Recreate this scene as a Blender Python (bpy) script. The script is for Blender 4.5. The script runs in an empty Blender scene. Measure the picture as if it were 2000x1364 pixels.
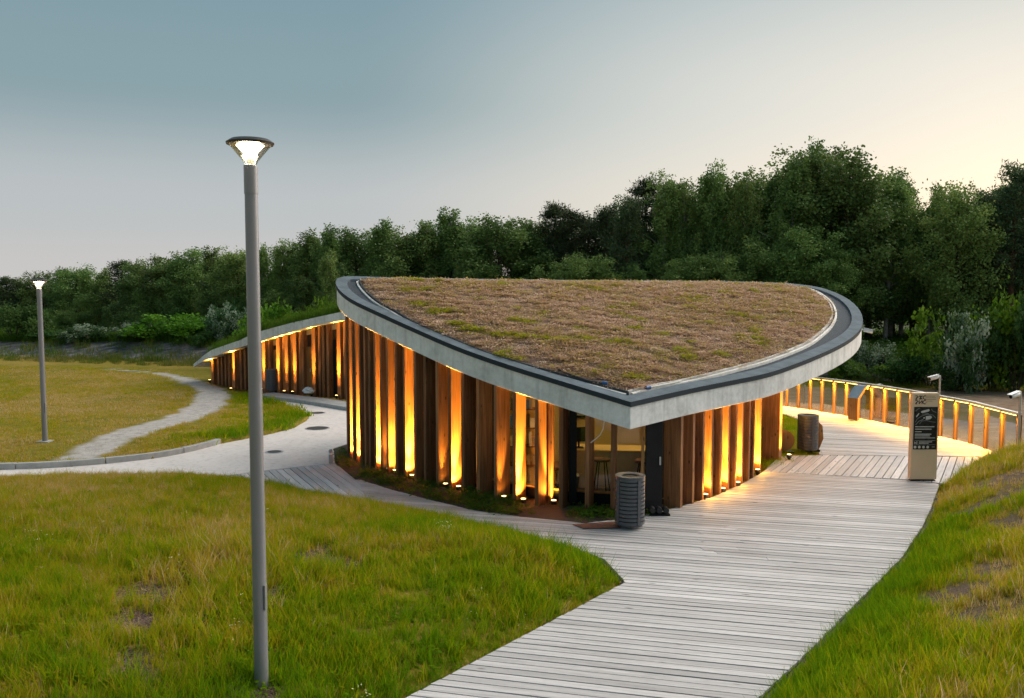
import bpy, math, random
import numpy as np
from mathutils import Vector, Matrix, noise as mnoise
random.seed(7); RNG = np.random.default_rng(7)
SC = bpy.context.scene
COL = SC.collection
R = math.radians

# ------------------------------------------------------------------ camera
FPX, CW, CH = 1700.0, 2000.0, 1364.0          # focal length and frame in photograph pixels
CAMZ, PITCH = 4.4, math.atan(122 / 1700.0)
cd = bpy.data.cameras.new('camera'); cam = bpy.data.objects.new('camera', cd); COL.objects.link(cam)
cd.sensor_width = 36.0; cd.lens = 36.0 * FPX / CW; cd.clip_start = 0.1; cd.clip_end = 3000
cam.location = (0, 0, CAMZ); cam.rotation_euler = (R(90) - PITCH, 0, 0)
SC.camera = cam

# ------------------------------------------------------------------ world / sky / sun
SUN_AZ, SUN_EL = R(32), R(20)
world = bpy.data.worlds.new('World'); SC.world = world; world.use_nodes = True
wn = world.node_tree; wl = wn.links
bg = wn.nodes['Background']
tc = wn.nodes.new('ShaderNodeTexCoord')
sky = wn.nodes.new('ShaderNodeTexSky'); sky.sky_type = 'NISHITA'; sky.sun_disc = False
sky.sun_elevation = R(5); sky.sun_rotation = SUN_AZ
sky.air_density = 1.0; sky.dust_density = 2.0; sky.ozone_density = 2.0
sep = wn.nodes.new('ShaderNodeSeparateXYZ'); wl.new(tc.outputs['Generated'], sep.inputs[0])
dot = wn.nodes.new('ShaderNodeVectorMath'); dot.operation = 'DOT_PRODUCT'
wl.new(tc.outputs['Generated'], dot.inputs[0]); dot.inputs[1].default_value = (math.sin(R(34)), math.cos(R(34)), 0.05)
az = wn.nodes.new('ShaderNodeMapRange'); az.inputs[1].default_value = 0.70; az.inputs[2].default_value = 1.0
az.interpolation_type = 'SMOOTHSTEP'
wl.new(dot.outputs['Value'], az.inputs[0])
def ramp_world(stops):
    n = wn.nodes.new('ShaderNodeValToRGB'); e = n.color_ramp.elements
    while len(e) < len(stops): e.new(0.5)
    for el, (p, c) in zip(e, stops): el.position = p; el.color = (*c, 1)
    n.color_ramp.interpolation = 'EASE'
    wl.new(sep.outputs['Z'], n.inputs[0]); return n
# elevation ramps (position = sine of the elevation)
away = ramp_world([(0.0, (.60, .585, .575)), (.09, (.50, .53, .55)), (.215, (.25, .355, .39)), (.34, (.21, .325, .385)), (1.0, (.19, .30, .38))])
near = ramp_world([(0.0, (.95, .77, .62)), (.07, (.83, .77, .67)), (.20, (.73, .73, .69)), (.36, (.50, .57, .585)), (1.0, (.19, .30, .38))])
mx = wn.nodes.new('ShaderNodeMix'); mx.data_type = 'RGBA'
wl.new(az.outputs[0], mx.inputs[0]); wl.new(away.outputs[0], mx.inputs[6]); wl.new(near.outputs[0], mx.inputs[7])
ns = wn.nodes.new('ShaderNodeMix'); ns.data_type = 'RGBA'; ns.blend_type = 'MIX'; ns.inputs[0].default_value = 0.10
scl = wn.nodes.new('ShaderNodeVectorMath'); scl.operation = 'SCALE'; scl.inputs[3].default_value = 0.10
wl.new(sky.outputs[0], scl.inputs[0])
wl.new(mx.outputs[2], ns.inputs[6]); wl.new(scl.outputs[0], ns.inputs[7])
wl.new(ns.outputs[2], bg.inputs[0]); bg.inputs[1].default_value = 1.0

sd = bpy.data.lights.new('sun', 'SUN'); so = bpy.data.objects.new('sun', sd); COL.objects.link(so)
sd.energy = 4.6; sd.angle = R(75); sd.color = (1.0, .88, .76)
SUN_LAMP_AZ, SUN_LAMP_EL = R(58), R(34)
so.rotation_euler = (R(90) - SUN_LAMP_EL, 0, math.pi - SUN_LAMP_AZ)

vs = SC.view_settings
vs.view_transform = 'Standard'; vs.look = 'None'; vs.exposure = 0.1; vs.gamma = 1.0; vs.use_curve_mapping = False
SC.render.engine = 'CYCLES'
SC.cycles.max_bounces = 8; SC.cycles.transparent_max_bounces = 12
SC.cycles.sample_clamp_indirect = 4.0

# ------------------------------------------------------------------ measuring helpers
CP, SP = math.cos(PITCH), math.sin(PITCH)
def ray(u, v):
    x = (u - CW / 2) / FPX; y = -(v - CH / 2) / FPX
    return np.array([x, CP + y * SP, -SP + y * CP])
def G(u, v, z=0.0):
    d = ray(u, v); t = (z - CAMZ) / d[2]
    return (d[0] * t, d[1] * t)
def AT(u, v, Y):
    d = ray(u, v); t = Y / d[1]
    return (d[0] * t, Y, CAMZ + d[2] * t)
def ON_PLANE(u, v, P):            # z = P[0] + P[1] x + P[2] y
    d = ray(u, v); t = (P[0] - CAMZ) / (d[2] - P[1] * d[0] - P[2] * d[1])
    return (d[0] * t, d[1] * t, CAMZ + d[2] * t)

# ------------------------------------------------------------------ object helpers
def tag(o, label=None, cat=None, group=None, kind=None):
    if label: o['label'] = label
    if cat: o['category'] = cat
    if group: o['group'] = group
    if kind: o['kind'] = kind
    return o
def empty(name, loc=(0, 0, 0), label=None, cat=None, group=None, rz=0.0, kind=None):
    o = bpy.data.objects.new(name, None); COL.objects.link(o); o.location = loc; o.rotation_euler = (0, 0, rz)
    o.empty_display_size = 0.1
    return tag(o, label, cat, group, kind)
class MB:
    """collects faces, then links them as one mesh object"""
    def __init__(s): s.v = []; s.f = []
    def add(s, vs_, fs_):
        n = len(s.v); s.v += [tuple(map(float, p)) for p in vs_]; s.f += [tuple(i + n for i in f) for f in fs_]; return s
    def box(s, c, size, rz=0.0, M=None):
        hx, hy, hz = (k / 2 for k in size)
        P = [(-hx, -hy, -hz), (hx, -hy, -hz), (hx, hy, -hz), (-hx, hy, -hz), (-hx, -hy, hz), (hx, -hy, hz), (hx, hy, hz), (-hx, hy, hz)]
        m = M if M is not None else Matrix.Rotation(rz, 3, 'Z')
        P = [m @ Vector(p) + Vector(c) for p in P]
        return s.add(P, [(0, 3, 2, 1), (4, 5, 6, 7), (0, 1, 5, 4), (1, 2, 6, 5), (2, 3, 7, 6), (3, 0, 4, 7)])
    def hexa(s, bot, top):         # two rings of equal length, bottom and top
        n = len(bot); P = list(bot) + list(top)
        F = [tuple(range(n - 1, -1, -1)), tuple(range(n, 2 * n))] + [(i, (i + 1) % n, n + (i + 1) % n, n + i) for i in range(n)]
        return s.add(P, F)
    def prism(s, poly, z0, z1):
        return s.hexa([(x, y, z0) for x, y in poly], [(x, y, z1) for x, y in poly])
    def lathe(s, prof, seg=20, c=(0, 0, 0), caps=True):
        P = []; F = []; n = len(prof)
        for r, z in prof:
            for k in range(seg):
                a = 2 * math.pi * k / seg; P.append((c[0] + r * math.cos(a), c[1] + r * math.sin(a), c[2] + z))
        for i in range(n - 1):
            for k in range(seg):
                k2 = (k + 1) % seg; F.append((i * seg + k, i * seg + k2, (i + 1) * seg + k2, (i + 1) * seg + k))
        if caps: F.append(tuple(range(seg - 1, -1, -1))); F.append(tuple((n - 1) * seg + k for k in range(seg)))
        return s.add(P, F)
    def tube(s, pts, r, seg=8, caps=True):
        pts = [Vector(p) for p in pts]; n = len(pts); P = []; F = []
        rs = r if hasattr(r, '__len__') else [r] * n
        for i, p in enumerate(pts):
            d = (pts[min(i + 1, n - 1)] - pts[max(i - 1, 0)]).normalized()
            a = d.cross(Vector((0, 0, 1)));  a = a if a.length > 1e-3 else d.cross(Vector((0, 1, 0)))
            a.normalize(); b = d.cross(a)
            for k in range(seg):
                t = 2 * math.pi * k / seg; P.append(p + (a * math.cos(t) + b * math.sin(t)) * rs[i])
        for i in range(n - 1):
            for k in range(seg):
                k2 = (k + 1) % seg; F.append((i * seg + k, (i + 1) * seg + k, (i + 1) * seg + k2, i * seg + k2))
        if caps: F.append(tuple(range(seg))); F.append(tuple((n - 1) * seg + k for k in range(seg - 1, -1, -1)))
        return s.add(P, F)
    def build(s, name, mat, parent=None, smooth=False, bevel=0.0, kind=None, label=None, fix=True):
        me = bpy.data.meshes.new(name); off = Vector((0, 0, 0)); rot = None
        V = s.v
        if parent is not None:
            loc = Vector((0, 0, 0)); p = parent; inv = Matrix.Identity(4); chain = []
            while p is not None: chain.append(p); p = p.parent
            m = Matrix.Identity(4)
            for q in reversed(chain): m = m @ (Matrix.Translation(q.location) @ q.rotation_euler.to_matrix().to_4x4())
            inv = m.inverted(); V = [tuple(inv @ Vector(p)) for p in V]
        me.from_pydata(V, [], s.f)
        if fix:
            import bmesh
            bm = bmesh.new(); bm.from_mesh(me); bmesh.ops.recalc_face_normals(bm, faces=bm.faces); bm.to_mesh(me); bm.free()
        if smooth:
            me.polygons.foreach_set('use_smooth', [True] * len(me.polygons))
            try: me.set_sharp_from_angle(angle=R(38))
            except Exception: pass
        if mat: me.materials.append(mat)
        o = bpy.data.objects.new(name, me); COL.objects.link(o)
        if parent is not None: o.parent = parent
        if bevel:
            b = o.modifiers.new('bevel', 'BEVEL'); b.width = bevel; b.segments = 2; b.limit_method = 'ANGLE'; b.angle_limit = R(40)
        return tag(o, label=label, kind=kind)
def np_mesh(name, V, F, mat=None, attrs=None, cols=None, smooth=False):
    """fast mesh from arrays; F is (n,3) or (n,4)"""
    me = bpy.data.meshes.new(name); k = F.shape[1]
    me.vertices.add(len(V)); me.vertices.foreach_set('co', np.asarray(V, np.float32).ravel())
    me.loops.add(F.size); me.loops.foreach_set('vertex_index', F.astype(np.int32).ravel())
    me.polygons.add(len(F)); me.polygons.foreach_set('loop_start', np.arange(0, F.size, k, dtype=np.int32))
    if smooth: me.polygons.foreach_set('use_smooth', np.ones(len(F), bool))
    for nm, a in (attrs or {}).items():
        at = me.attributes.new(nm, 'FLOAT', 'POINT'); at.data.foreach_set('value', np.asarray(a, np.float32))
    for nm, a in (cols or {}).items():
        at = me.attributes.new(nm, 'FLOAT_COLOR', 'POINT'); at.data.foreach_set('color', np.asarray(a, np.float32).ravel())
    me.update(); me.validate()
    if mat: me.materials.append(mat)
    return me
def copy_tree(o, parent=None):
    c = o.copy(); COL.objects.link(c); c.parent = parent
    for ch in list(o.children): copy_tree(ch, c)
    return c

# ------------------------------------------------------------------ material helpers
class NT:
    def __init__(s, name):
        s.m = bpy.data.materials.new(name); s.m.use_nodes = True; s.t = s.m.node_tree; s.n = s.t.nodes; s.l = s.t.links
        s.b = s.n['Principled BSDF']; s.out = s.n['Material Output']
    def node(s, typ, **kw):
        n = s.n.new(typ)
        for k, v in kw.items(): setattr(n, k, v)
        return n
    def put(s, sock, val):
        if hasattr(val, 'links') or hasattr(val, 'is_linked'): s.l.new(val, sock)
        else: sock.default_value = val
    def coord(s, out='Object', scale=(1, 1, 1), rz=0.0):
        t = s.node('ShaderNodeTexCoord'); mp = s.node('ShaderNodeMapping')
        mp.inputs['Scale'].default_value = scale; mp.inputs['Rotation'].default_value = (0, 0, rz)
        s.l.new(t.outputs[out], mp.inputs[0]); return mp.outputs[0]
    def world(s, scale=(1, 1, 1), rz=0.0):
        g = s.node('ShaderNodeNewGeometry'); r = s.node('ShaderNodeVectorRotate'); r.rotation_type = 'Z_AXIS'; r.inputs['Angle'].default_value = rz
        s.l.new(g.outputs['Position'], r.inputs['Vector'])
        mp = s.node('ShaderNodeMapping'); mp.inputs['Scale'].default_value = scale
        s.l.new(r.outputs[0], mp.inputs[0]); return mp.outputs[0]
    def noise(s, vec, scale=5, detail=4, rough=.55, out='Fac', dist=0.0):
        n = s.node('ShaderNodeTexNoise'); n.inputs['Scale'].default_value = scale; n.inputs['Detail'].default_value = detail
        n.inputs['Roughness'].default_value = rough; n.inputs['Distortion'].default_value = dist
        s.l.new(vec, n.inputs['Vector']); return n.outputs[out]
    def ramp(s, fac, stops, interp='LINEAR'):
        n = s.node('ShaderNodeValToRGB'); e = n.color_ramp.elements; n.color_ramp.interpolation = interp
        while len(e) < len(stops): e.new(.5)
        for el, (p, c) in zip(e, stops): el.position = p; el.color = (*c, 1) if len(c) == 3 else c
        s.l.new(fac, n.inputs[0]); return n.outputs[0]
    def mix(s, fac, a, b, mode='MIX'):
        n = s.node('ShaderNodeMix', data_type='RGBA', blend_type=mode)
        for i, x in ((0, fac), (6, a), (7, b)):
            if isinstance(x, tuple): n.inputs[i].default_value = (*x, 1) if len(x) == 3 else x
            elif isinstance(x, (int, float)): n.inputs[i].default_value = x
            else: s.l.new(x, n.inputs[i])
        return n.outputs[2]
    def math(s, op, a, b=None):
        n = s.node('ShaderNodeMath', operation=op)
        for i, x in ((0, a), (1, b)):
            if x is None: continue
            if isinstance(x, (int, float)): n.inputs[i].default_value = x
            else: s.l.new(x, n.inputs[i])
        return n.outputs[0]
    def maprange(s, val, a, b, c=0.0, d=1.0):
        n = s.node('ShaderNodeMapRange'); s.l.new(val, n.inputs[0])
        for i, x in enumerate((a, b, c, d)): n.inputs[i + 1].default_value = x
        return n.outputs[0]
    def attr(s, name, typ='GEOMETRY', out='Fac'):
        n = s.node('ShaderNodeAttribute', attribute_name=name, attribute_type=typ); return n.outputs[out]
    def rnd(s): return s.node('ShaderNodeObjectInfo').outputs['Random']
    def hsv(s, col, val=None, hue=None, sat=None):
        n = s.node('ShaderNodeHueSaturation'); s.l.new(col, n.inputs['Color'])
        for k, x in (('Value', val), ('Hue', hue), ('Saturation', sat)):
            if x is not None: s.put(n.inputs[k], x)
        return n.outputs[0]
    def bump(s, h, strength=.3, dist=.01):
        n = s.node('ShaderNodeBump'); n.inputs['Strength'].default_value = strength; n.inputs['Distance'].default_value = dist
        s.l.new(h, n.inputs['Height']); s.l.new(n.outputs[0], s.b.inputs['Normal']); return n.outputs[0]
    def done(s, col=None, rough=None, metal=None, spec=None):
        if col is not None: s.put(s.b.inputs['Base Color'], (*col, 1) if isinstance(col, tuple) and len(col) == 3 else col)
        if rough is not None: s.put(s.b.inputs['Roughness'], rough)
        if metal is not None: s.b.inputs['Metallic'].default_value = metal
        if spec is not None: s.b.inputs['Specular IOR Level'].default_value = spec
        return s.m
def flat(name, col, rough=.6, metal=0.0, var=.12, scale=8, bump=.1, spec=.5):
    n = NT(name); c = n.coord('Object'); f = n.noise(c, scale, 5, .6)
    v = n.maprange(f, .3, .7, 1 - var, 1 + var)
    cc = n.hsv(n.mix(0.0, col, col), val=v)
    if bump: n.bump(n.noise(c, scale * 6, 4, .6), bump, .004)
    return n.done(cc, n.maprange(f, .3, .7, max(rough - .08, .02), rough + .08), metal, spec)
def emit(name, col, strength):
    n = NT(name); n.b.inputs['Base Color'].default_value = (*col, 1)
    n.b.inputs['Emission Color'].default_value = (*col, 1); n.b.inputs['Emission Strength'].default_value = strength
    return n.m
def glass(name, tint=(.9, .95, .93), refl=1.0, clear=.94):
    """a thin pane: a clear sheet with a Fresnel reflection"""
    n = NT(name); n.n.remove(n.b)
    tr = n.node('ShaderNodeBsdfTransparent'); tr.inputs[0].default_value = (*[t * clear for t in tint], 1)
    gl = n.node('ShaderNodeBsdfGlossy'); gl.inputs['Roughness'].default_value = .015; gl.inputs['Color'].default_value = (.9, .95, 1, 1)
    fr = n.node('ShaderNodeFresnel'); fr.inputs[0].default_value = 1.5
    k = n.math('MULTIPLY', fr.outputs[0], refl)
    ms = n.node('ShaderNodeMixShader'); n.l.new(k, ms.inputs[0]); n.l.new(tr.outputs[0], ms.inputs[1]); n.l.new(gl.outputs[0], ms.inputs[2])
    n.l.new(ms.outputs[0], n.out.inputs[0]); return n.m
# ------------------------------------------------------------------ materials
def wood_material(name, rz, cols, rough=.7, stretch=(1.2, 26, 26), use_world=True, rnd=.35, knots=True):
    n = NT(name)
    c = n.world(stretch, rz) if use_world else n.coord('Object', stretch)
    off = n.node('ShaderNodeVectorMath', operation='ADD'); n.l.new(c, off.inputs[0])
    rr = n.rnd(); cmb = n.node('ShaderNodeCombineXYZ'); n.l.new(n.math('MULTIPLY', rr, 37.0), cmb.inputs[0]); n.l.new(n.math('MULTIPLY', rr, 91.0), cmb.inputs[2])
    n.l.new(cmb.outputs[0], off.inputs[1]); v = off.outputs[0]
    g = n.noise(v, 1.0, 6, .65, dist=.4)
    big = n.noise(v, .25, 3, .5)
    col = n.ramp(g, [(.28, cols[0]), (.5, cols[1]), (.72, cols[2])])
    col = n.mix(n.maprange(big, .35, .7), col, n.mix(.5, col, cols[0]))
    if knots:
        vo = n.node('ShaderNodeTexVoronoi'); vo.inputs['Scale'].default_value = .55
        m2 = n.node('ShaderNodeMapping'); m2.inputs['Scale'].default_value = (2.2, .32, .32); n.l.new(v, m2.inputs[0]); n.l.new(m2.outputs[0], vo.inputs['Vector'])
        k = n.maprange(vo.outputs['Distance'], .03, .11, 1, 0)
        col = n.mix(k, col, tuple(x * .35 for x in cols[0]))
    val = n.maprange(n.rnd(), 0, 1, 1 - rnd, 1 + rnd * .55)
    col = n.hsv(col, val=val)
    st = n.noise(n.world(), .55, 5, .62); col = n.mix(n.maprange(st, .50, .72, 0, .42), col, n.mix(.5, col, (.20, .17, .15), 'MULTIPLY')) if use_world else col
    n.bump(g, .35, .004)
    return n.done(col, n.maprange(g, .3, .7, rough - .12, rough + .1), spec=.35)
DECK_ANG = R(-14.0)
deck_cols = [(.36, .345, .345), (.58, .56, .56), (.74, .715, .705)]
M_deck = wood_material('weathered_deck_wood', -DECK_ANG, deck_cols, .62, (1.1, 24, 24), rnd=.24)
M_deck_mid = wood_material('weathered_deck_wood_cross', -R(60), deck_cols, .62, (1.1, 24, 24), rnd=.24)
M_deck_left = wood_material('weathered_deck_wood_side', R(63), deck_cols, .62, (1.1, 24, 24), rnd=.24)
M_beam = flat('dark_timber_beam', (.05, .045, .04), .8)
post_cols = [(.13, .054, .021), (.26, .112, .046), (.39, .18, .078)]
def post_material(name, cols):
    n = NT(name)
    c = n.coord('Object', (22, 22, 1.1)); rr = n.rnd()
    off = n.node('ShaderNodeVectorMath', operation='ADD'); n.l.new(c, off.inputs[0]); cmb = n.node('ShaderNodeCombineXYZ')
    n.l.new(n.math('MULTIPLY', rr, 53.0), cmb.inputs[0]); n.l.new(n.math('MULTIPLY', rr, 17.0), cmb.inputs[2]); n.l.new(cmb.outputs[0], off.inputs[1]); v = off.outputs[0]
    g = n.noise(v, 1.0, 6, .65, dist=.5)
    col = n.ramp(g, [(.28, cols[0]), (.5, cols[1]), (.74, cols[2])])
    vo = n.node('ShaderNodeTexVoronoi'); vo.inputs['Scale'].default_value = 1.0
    m2 = n.node('ShaderNodeMapping'); m2.inputs['Scale'].default_value = (.28, .28, 2.6); n.l.new(v, m2.inputs[0]); n.l.new(m2.outputs[0], vo.inputs['Vector'])
    col = n.mix(n.maprange(vo.outputs['Distance'], .05, .16, .9, 0), col, tuple(x * .3 for x in cols[0]))
    big = n.noise(n.coord('Object', (2, 2, .8)), 1.0, 3, .5)
    col = n.hsv(col, val=n.maprange(big, .3, .7, .75, 1.2))
    col = n.hsv(col, val=n.maprange(rr, 0, 1, .7, 1.25))
    n.bump(g, .4, .004)
    return n.done(col, .68, spec=.3)
M_post = post_material('larch_post_wood', post_cols)
M_fpost = post_material('fence_post_wood', [(.20, .095, .03), (.31, .155, .05), (.39, .21, .075)])
def concrete(name, base, joints=0.0, blotch=.22, drip=.45):
    n = NT(name); w = n.world()
    a = n.noise(w, 1.1, 6, .6); b = n.noise(w, 9, 6, .65); s_ = n.noise(n.world((3.0, 3.0, .35)), 2.0, 5, .6)
    f = n.math('ADD', n.math('MULTIPLY', a, .55), n.math('MULTIPLY', b, .45))
    col = n.ramp(f, [(.3, tuple(x * (1 - blotch) for x in base)), (.5, base), (.7, tuple(min(x * (1 + blotch), .9) for x in base))])
    col = n.mix(n.maprange(s_, .50, .72, 0, drip), col, tuple(x * .5 for x in base))
    pores = n.noise(w, 60, 3, .6)
    col = n.mix(n.maprange(pores, .66, .74, 0, .5), col, tuple(x * .45 for x in base))
    n.bump(n.math('ADD', b, n.math('MULTIPLY', pores, .5)), .3, .006)
    return n.done(col, .78, spec=.35)
M_conc = concrete('board_marked_concrete', (.74, .745, .735), blotch=.30, drip=.5)
M_pave = concrete('pale_pavement_concrete', (.68, .63, .60), blotch=.12)
M_kerb = concrete('kerb_concrete', (.40, .40, .39))
M_ledge = concrete('ledge_concrete', (.36, .36, .36))
M_bitumen = flat('bitumen_roof_felt', (.14, .175, .20), .9, var=.25, scale=3, bump=.35, spec=.12)
M_drip = flat('dark_drip_edge', (.035, .045, .055), .8, spec=.2)
M_gutter = flat('dark_roof_gravel', (.05, .064, .078), .95, var=.6, scale=34, bump=1.0)
M_white_edge = flat('white_edging_strip', (.72, .70, .66), .6, var=.15)
M_black_edge = flat('black_edging_strip', (.03, .035, .04), .5)
M_blue = flat('blue_plastic_cap', (.02, .10, .28), .35)
M_black = flat('black_metal_frame', (.006, .007, .009), .5, var=.2, spec=.15)
M_grey = flat('grey_painted_steel', (.20, .205, .225), .42, .25, var=.08, scale=3, bump=.04)
M_bin = flat('graphite_powder_coat', (.095, .10, .115), .45, .3, var=.12, scale=5)
M_liner = flat('black_bin_liner', (.015, .015, .017), .5)
M_pole = flat('grey_lacquered_pole', (.23, .23, .245), .38, .2, var=.06, scale=2, bump=.03)
M_pole_dark = flat('dark_lacquered_pole', (.035, .036, .04), .45, .2, var=.08)
M_bronze = flat('bronze_lamp_cap', (.055, .045, .04), .4, .3)
M_galv = flat('galvanised_metal', (.50, .52, .54), .38, .8, var=.12, scale=4)
M_whitep = flat('white_plastic', (.75, .76, .76), .35)
M_tan = flat('tan_sign_board', (.78, .57, .37), .5, var=.05, scale=2, bump=.03)
M_panel = flat('black_sign_panel', (.012, .013, .015), .3)
M_print = flat('pale_print', (.62, .60, .56), .5)
M_print_g = flat('grey_print', (.22, .24, .24), .5)
M_logo = flat('black_print', (.02, .02, .02), .5)
M_rust = flat('rusty_steel_plate', (.16, .062, .040), .8, var=.3, scale=7, bump=.4)
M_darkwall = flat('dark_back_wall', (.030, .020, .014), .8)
M_int_wall = flat('warm_interior_wall', (.50, .37, .16), .8, var=.06, scale=2)
M_int_floor = flat('interior_floor', (.16, .12, .09), .5)
M_counter = flat('pale_wood_counter', (.55, .40, .24), .5, var=.1)
M_dark_red = flat('dark_red_upholstery', (.08, .018, .015), .7)
M_led = emit('warm_led_strip', (1.0, .60, .16), 6)
M_uplens = emit('warm_uplight_lens', (1.0, .62, .2), 9)
M_lampglow = emit('lamp_bulb', (1.0, .86, .62), 40)
M_ceil_lamp = emit('ceiling_lamp_panel', (1.0, .66, .26), 34.0)
M_glass = glass('window_glass', (.93, .95, .91), .9, .93)
M_rail_glass = glass('railing_glass', (.95, .96, .95), .7, .96)
M_lamp_glass = glass('lamp_glass', (1, .97, .9), .6, .95)
M_bag = flat('crumpled_white_bag', (.70, .68, .68), .5, var=.1)
M_soil = flat('bed_soil', (.055, .04, .028), .95, var=.4, scale=9, bump=.8)

def leaf_material(name, cols, tint=False, trans=.35, sat=1.0, rough=.6, objvar=.3, spec=.15):
    """leaf colour by tint attribute of the instance (grass) or by position noise and by tree"""
    n = NT(name)
    if tint:
        t = n.attr('tint', 'INSTANCER')
        t2 = n.math('ADD', t, n.math('MULTIPLY', n.math('SUBTRACT', n.attr('bl'), .5), .6))
        col = n.ramp(t2, cols)
    else:
        f = n.noise(n.world(), .9, 3, .6); f2 = n.attr('bl')
        m = n.math('ADD', n.math('MULTIPLY', f, .55), n.math('MULTIPLY', f2, .45))
        col = n.ramp(m, cols)
        rr = n.rnd()
        col = n.hsv(col, val=n.maprange(rr, 0, 1, 1 - objvar, 1 + objvar), hue=n.maprange(n.math('FRACT', n.math('MULTIPLY', rr, 7.3)), 0, 1, .485, .515))
    n.done(col, rough, spec=spec)
    td = n.node('ShaderNodeBsdfTranslucent'); n.l.new(n.hsv(col, val=1.25), td.inputs[0])
    ms = n.node('ShaderNodeMixShader'); ms.inputs[0].default_value = trans
    n.l.new(n.b.outputs[0], ms.inputs[1]); n.l.new(td.outputs[0], ms.inputs[2]); n.l.new(ms.outputs[0], n.out.inputs[0])
    return n.m
M_grass = leaf_material('meadow_grass', [(0.0, (.115, .235, .004)), (.3, (.22, .32, .004)), (.52, (.36, .345, .006)), (.72, (.46, .315, .02)), (.88, (.52, .34, .10)), (1.0, (.60, .46, .26))], tint=True, trans=.5, spec=.05)
M_sedum = leaf_material('sedum_sprigs', [(0.0, (.36, .42, .01)), (.22, (.50, .46, .03)), (.38, (.52, .34, .16)), (.62, (.55, .375, .27)), (1.0, (.80, .64, .48))], tint=True, trans=.3, spec=.05)
M_rough = leaf_material('rough_herbage', [(0.0, (.055, .125, .010)), (.4, (.10, .17, .018)), (.7, (.16, .15, .03)), (1.0, (.34, .26, .12))], tint=True, trans=.4, spec=.05)
M_birch = leaf_material('birch_leaves', [(.25, (.055, .108, .026)), (.5, (.14, .23, .058)), (.8, (.26, .35, .105))], trans=.22)
M_pine = leaf_material('pine_needles', [(.25, (.026, .050, .022)), (.5, (.068, .105, .045)), (.8, (.135, .175, .075))], trans=.15)
M_shrub = leaf_material('shrub_leaves', [(.25, (.05, .12, .008)), (.5, (.10, .21, .014)), (.8, (.17, .29, .03))])
M_hedge = leaf_material('dark_shrub_leaves', [(.25, (.025, .065, .015)), (.5, (.05, .11, .024)), (.8, (.10, .18, .045))])
M_bloom = leaf_material('white_blossom_shrub_leaves', [(.25, (.03, .07, .02)), (.48, (.05, .11, .035)), (.62, (.09, .15, .06)), (.80, (.42, .48, .38))])
M_bark = flat('dark_bark', (.045, .034, .027), .9, var=.35, scale=6, bump=.6)
M_birchbark = flat('birch_bark', (.34, .33, .30), .8, var=.5, scale=5, bump=.4)
M_pinebark = flat('pine_bark', (.12, .055, .032), .9, var=.35, scale=6, bump=.6)
# ------------------------------------------------------------------ outlines on the ground (metres)
def GP(L): return [G(u, v) for u, v in L]
BED = GP([(652, 876), (656, 895), (664, 912), (699, 935.5), (759, 955), (818, 971), (917, 995), (996, 1007), (1087, 1016.6), (1146, 1022), (1202, 1015)])
WALLR = GP([(1262, 1006), (1335, 988), (1400, 968), (1450, 945), (1482, 927)])
MOUND_EDGE = GP([(640, 965), (715, 978), (790, 990), (900, 1014), (1000, 1035), (1090, 1060), (1180, 1092), (1222, 1137), (790, 1364)])
dx, dy = MOUND_EDGE[-1][0] - MOUND_EDGE[-2][0], MOUND_EDGE[-1][1] - MOUND_EDGE[-2][1]
MOUND_EDGE.append((MOUND_EDGE[-1][0] + dx * 1.2, MOUND_EDGE[-1][1] + dy * 1.2))
RIGHT_EDGE = GP([(1480, 1364), (1560, 1290), (1660, 1190), (1760, 1090), (1800, 1030), (1815, 1000), (1829, 962)])
RIGHT_EDGE.insert(0, (RIGHT_EDGE[0][0] - 2.2, RIGHT_EDGE[0][1] - 2.6))
FAR_R = GP([(1850, 945), (1905, 905), (1975, 893)])
MAIN_DECK = list(reversed(MOUND_EDGE)) + BED[3:] + WALLR + GP([(1490, 922), (1780, 938), (1835, 945)]) + list(reversed(RIGHT_EDGE))
MID_DECK = GP([(1491, 921.5), (1524, 890.5), (1600, 889.5), (1930, 893.5), (1860, 945), (1836, 944.5), (1780, 937.5)])
FENCE = GP([(1470, 786), (1535, 794), (1600, 803.5), (1657, 813), (1725.5, 826), (1775.7, 836.7), (1831, 851), (1897, 867), (1934, 880), (1990, 899)])
UP_DECK = GP([(1600, 888.5), (1598, 859), (1592, 841), (1567, 822), (1535, 810), (1470, 798)]) + FENCE + GP([(1931, 892.5)])
LEFT_DECK = GP([(380, 938), (520, 920), (655, 905.5), (666, 914), (699, 937.5), (716, 979), (640, 966), (500, 962)])
KERB = [(-32.0, 18.6)] + GP([(-200, 919), (0, 918), (150, 911), (300, 896), (380, 881), (432, 867)])
MEADOW_EDGE = GP([(432, 867), (520, 850), (570, 838), (598, 823), (604, 814), (590, 803), (545, 789), (510, 780)])
WING_FRONT = GP([(300, 748), (414, 750), (459, 758.6), (515.6, 765), (560, 769), (613.6, 774), (661, 779), (700, 783)])
LEDGE = GP([(498, 777), (545, 783), (600, 790), (680, 803), (720, 808)])
PATH = [(-34.0, 17.8)] + KERB[:-1] + MEADOW_EDGE + LEDGE[1:] + GP([(760, 812)]) + GP([(700, 860)]) + BED[:1] + GP([(654, 904.5), (520, 919), (380, 937)]) + [(-9.5, 18.6), (-20, 17.9)]
FIELD = [(-60, 18.0)] + KERB + MEADOW_EDGE[1:] + GP([(480, 772), (420, 755), (395, 742)]) + [(-17, 44), (-24, 48.5), (-60, 58)]
MOUND = [(-60, 18.5), (-20, 18.5), (-12, 19.3), (-9.5, 19.7), (-7.2, 19.75), (-5.6, 19.45)] + MOUND_EDGE + [(MOUND_EDGE[-1][0] - 3, -4), (-60, -6)]
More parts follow.
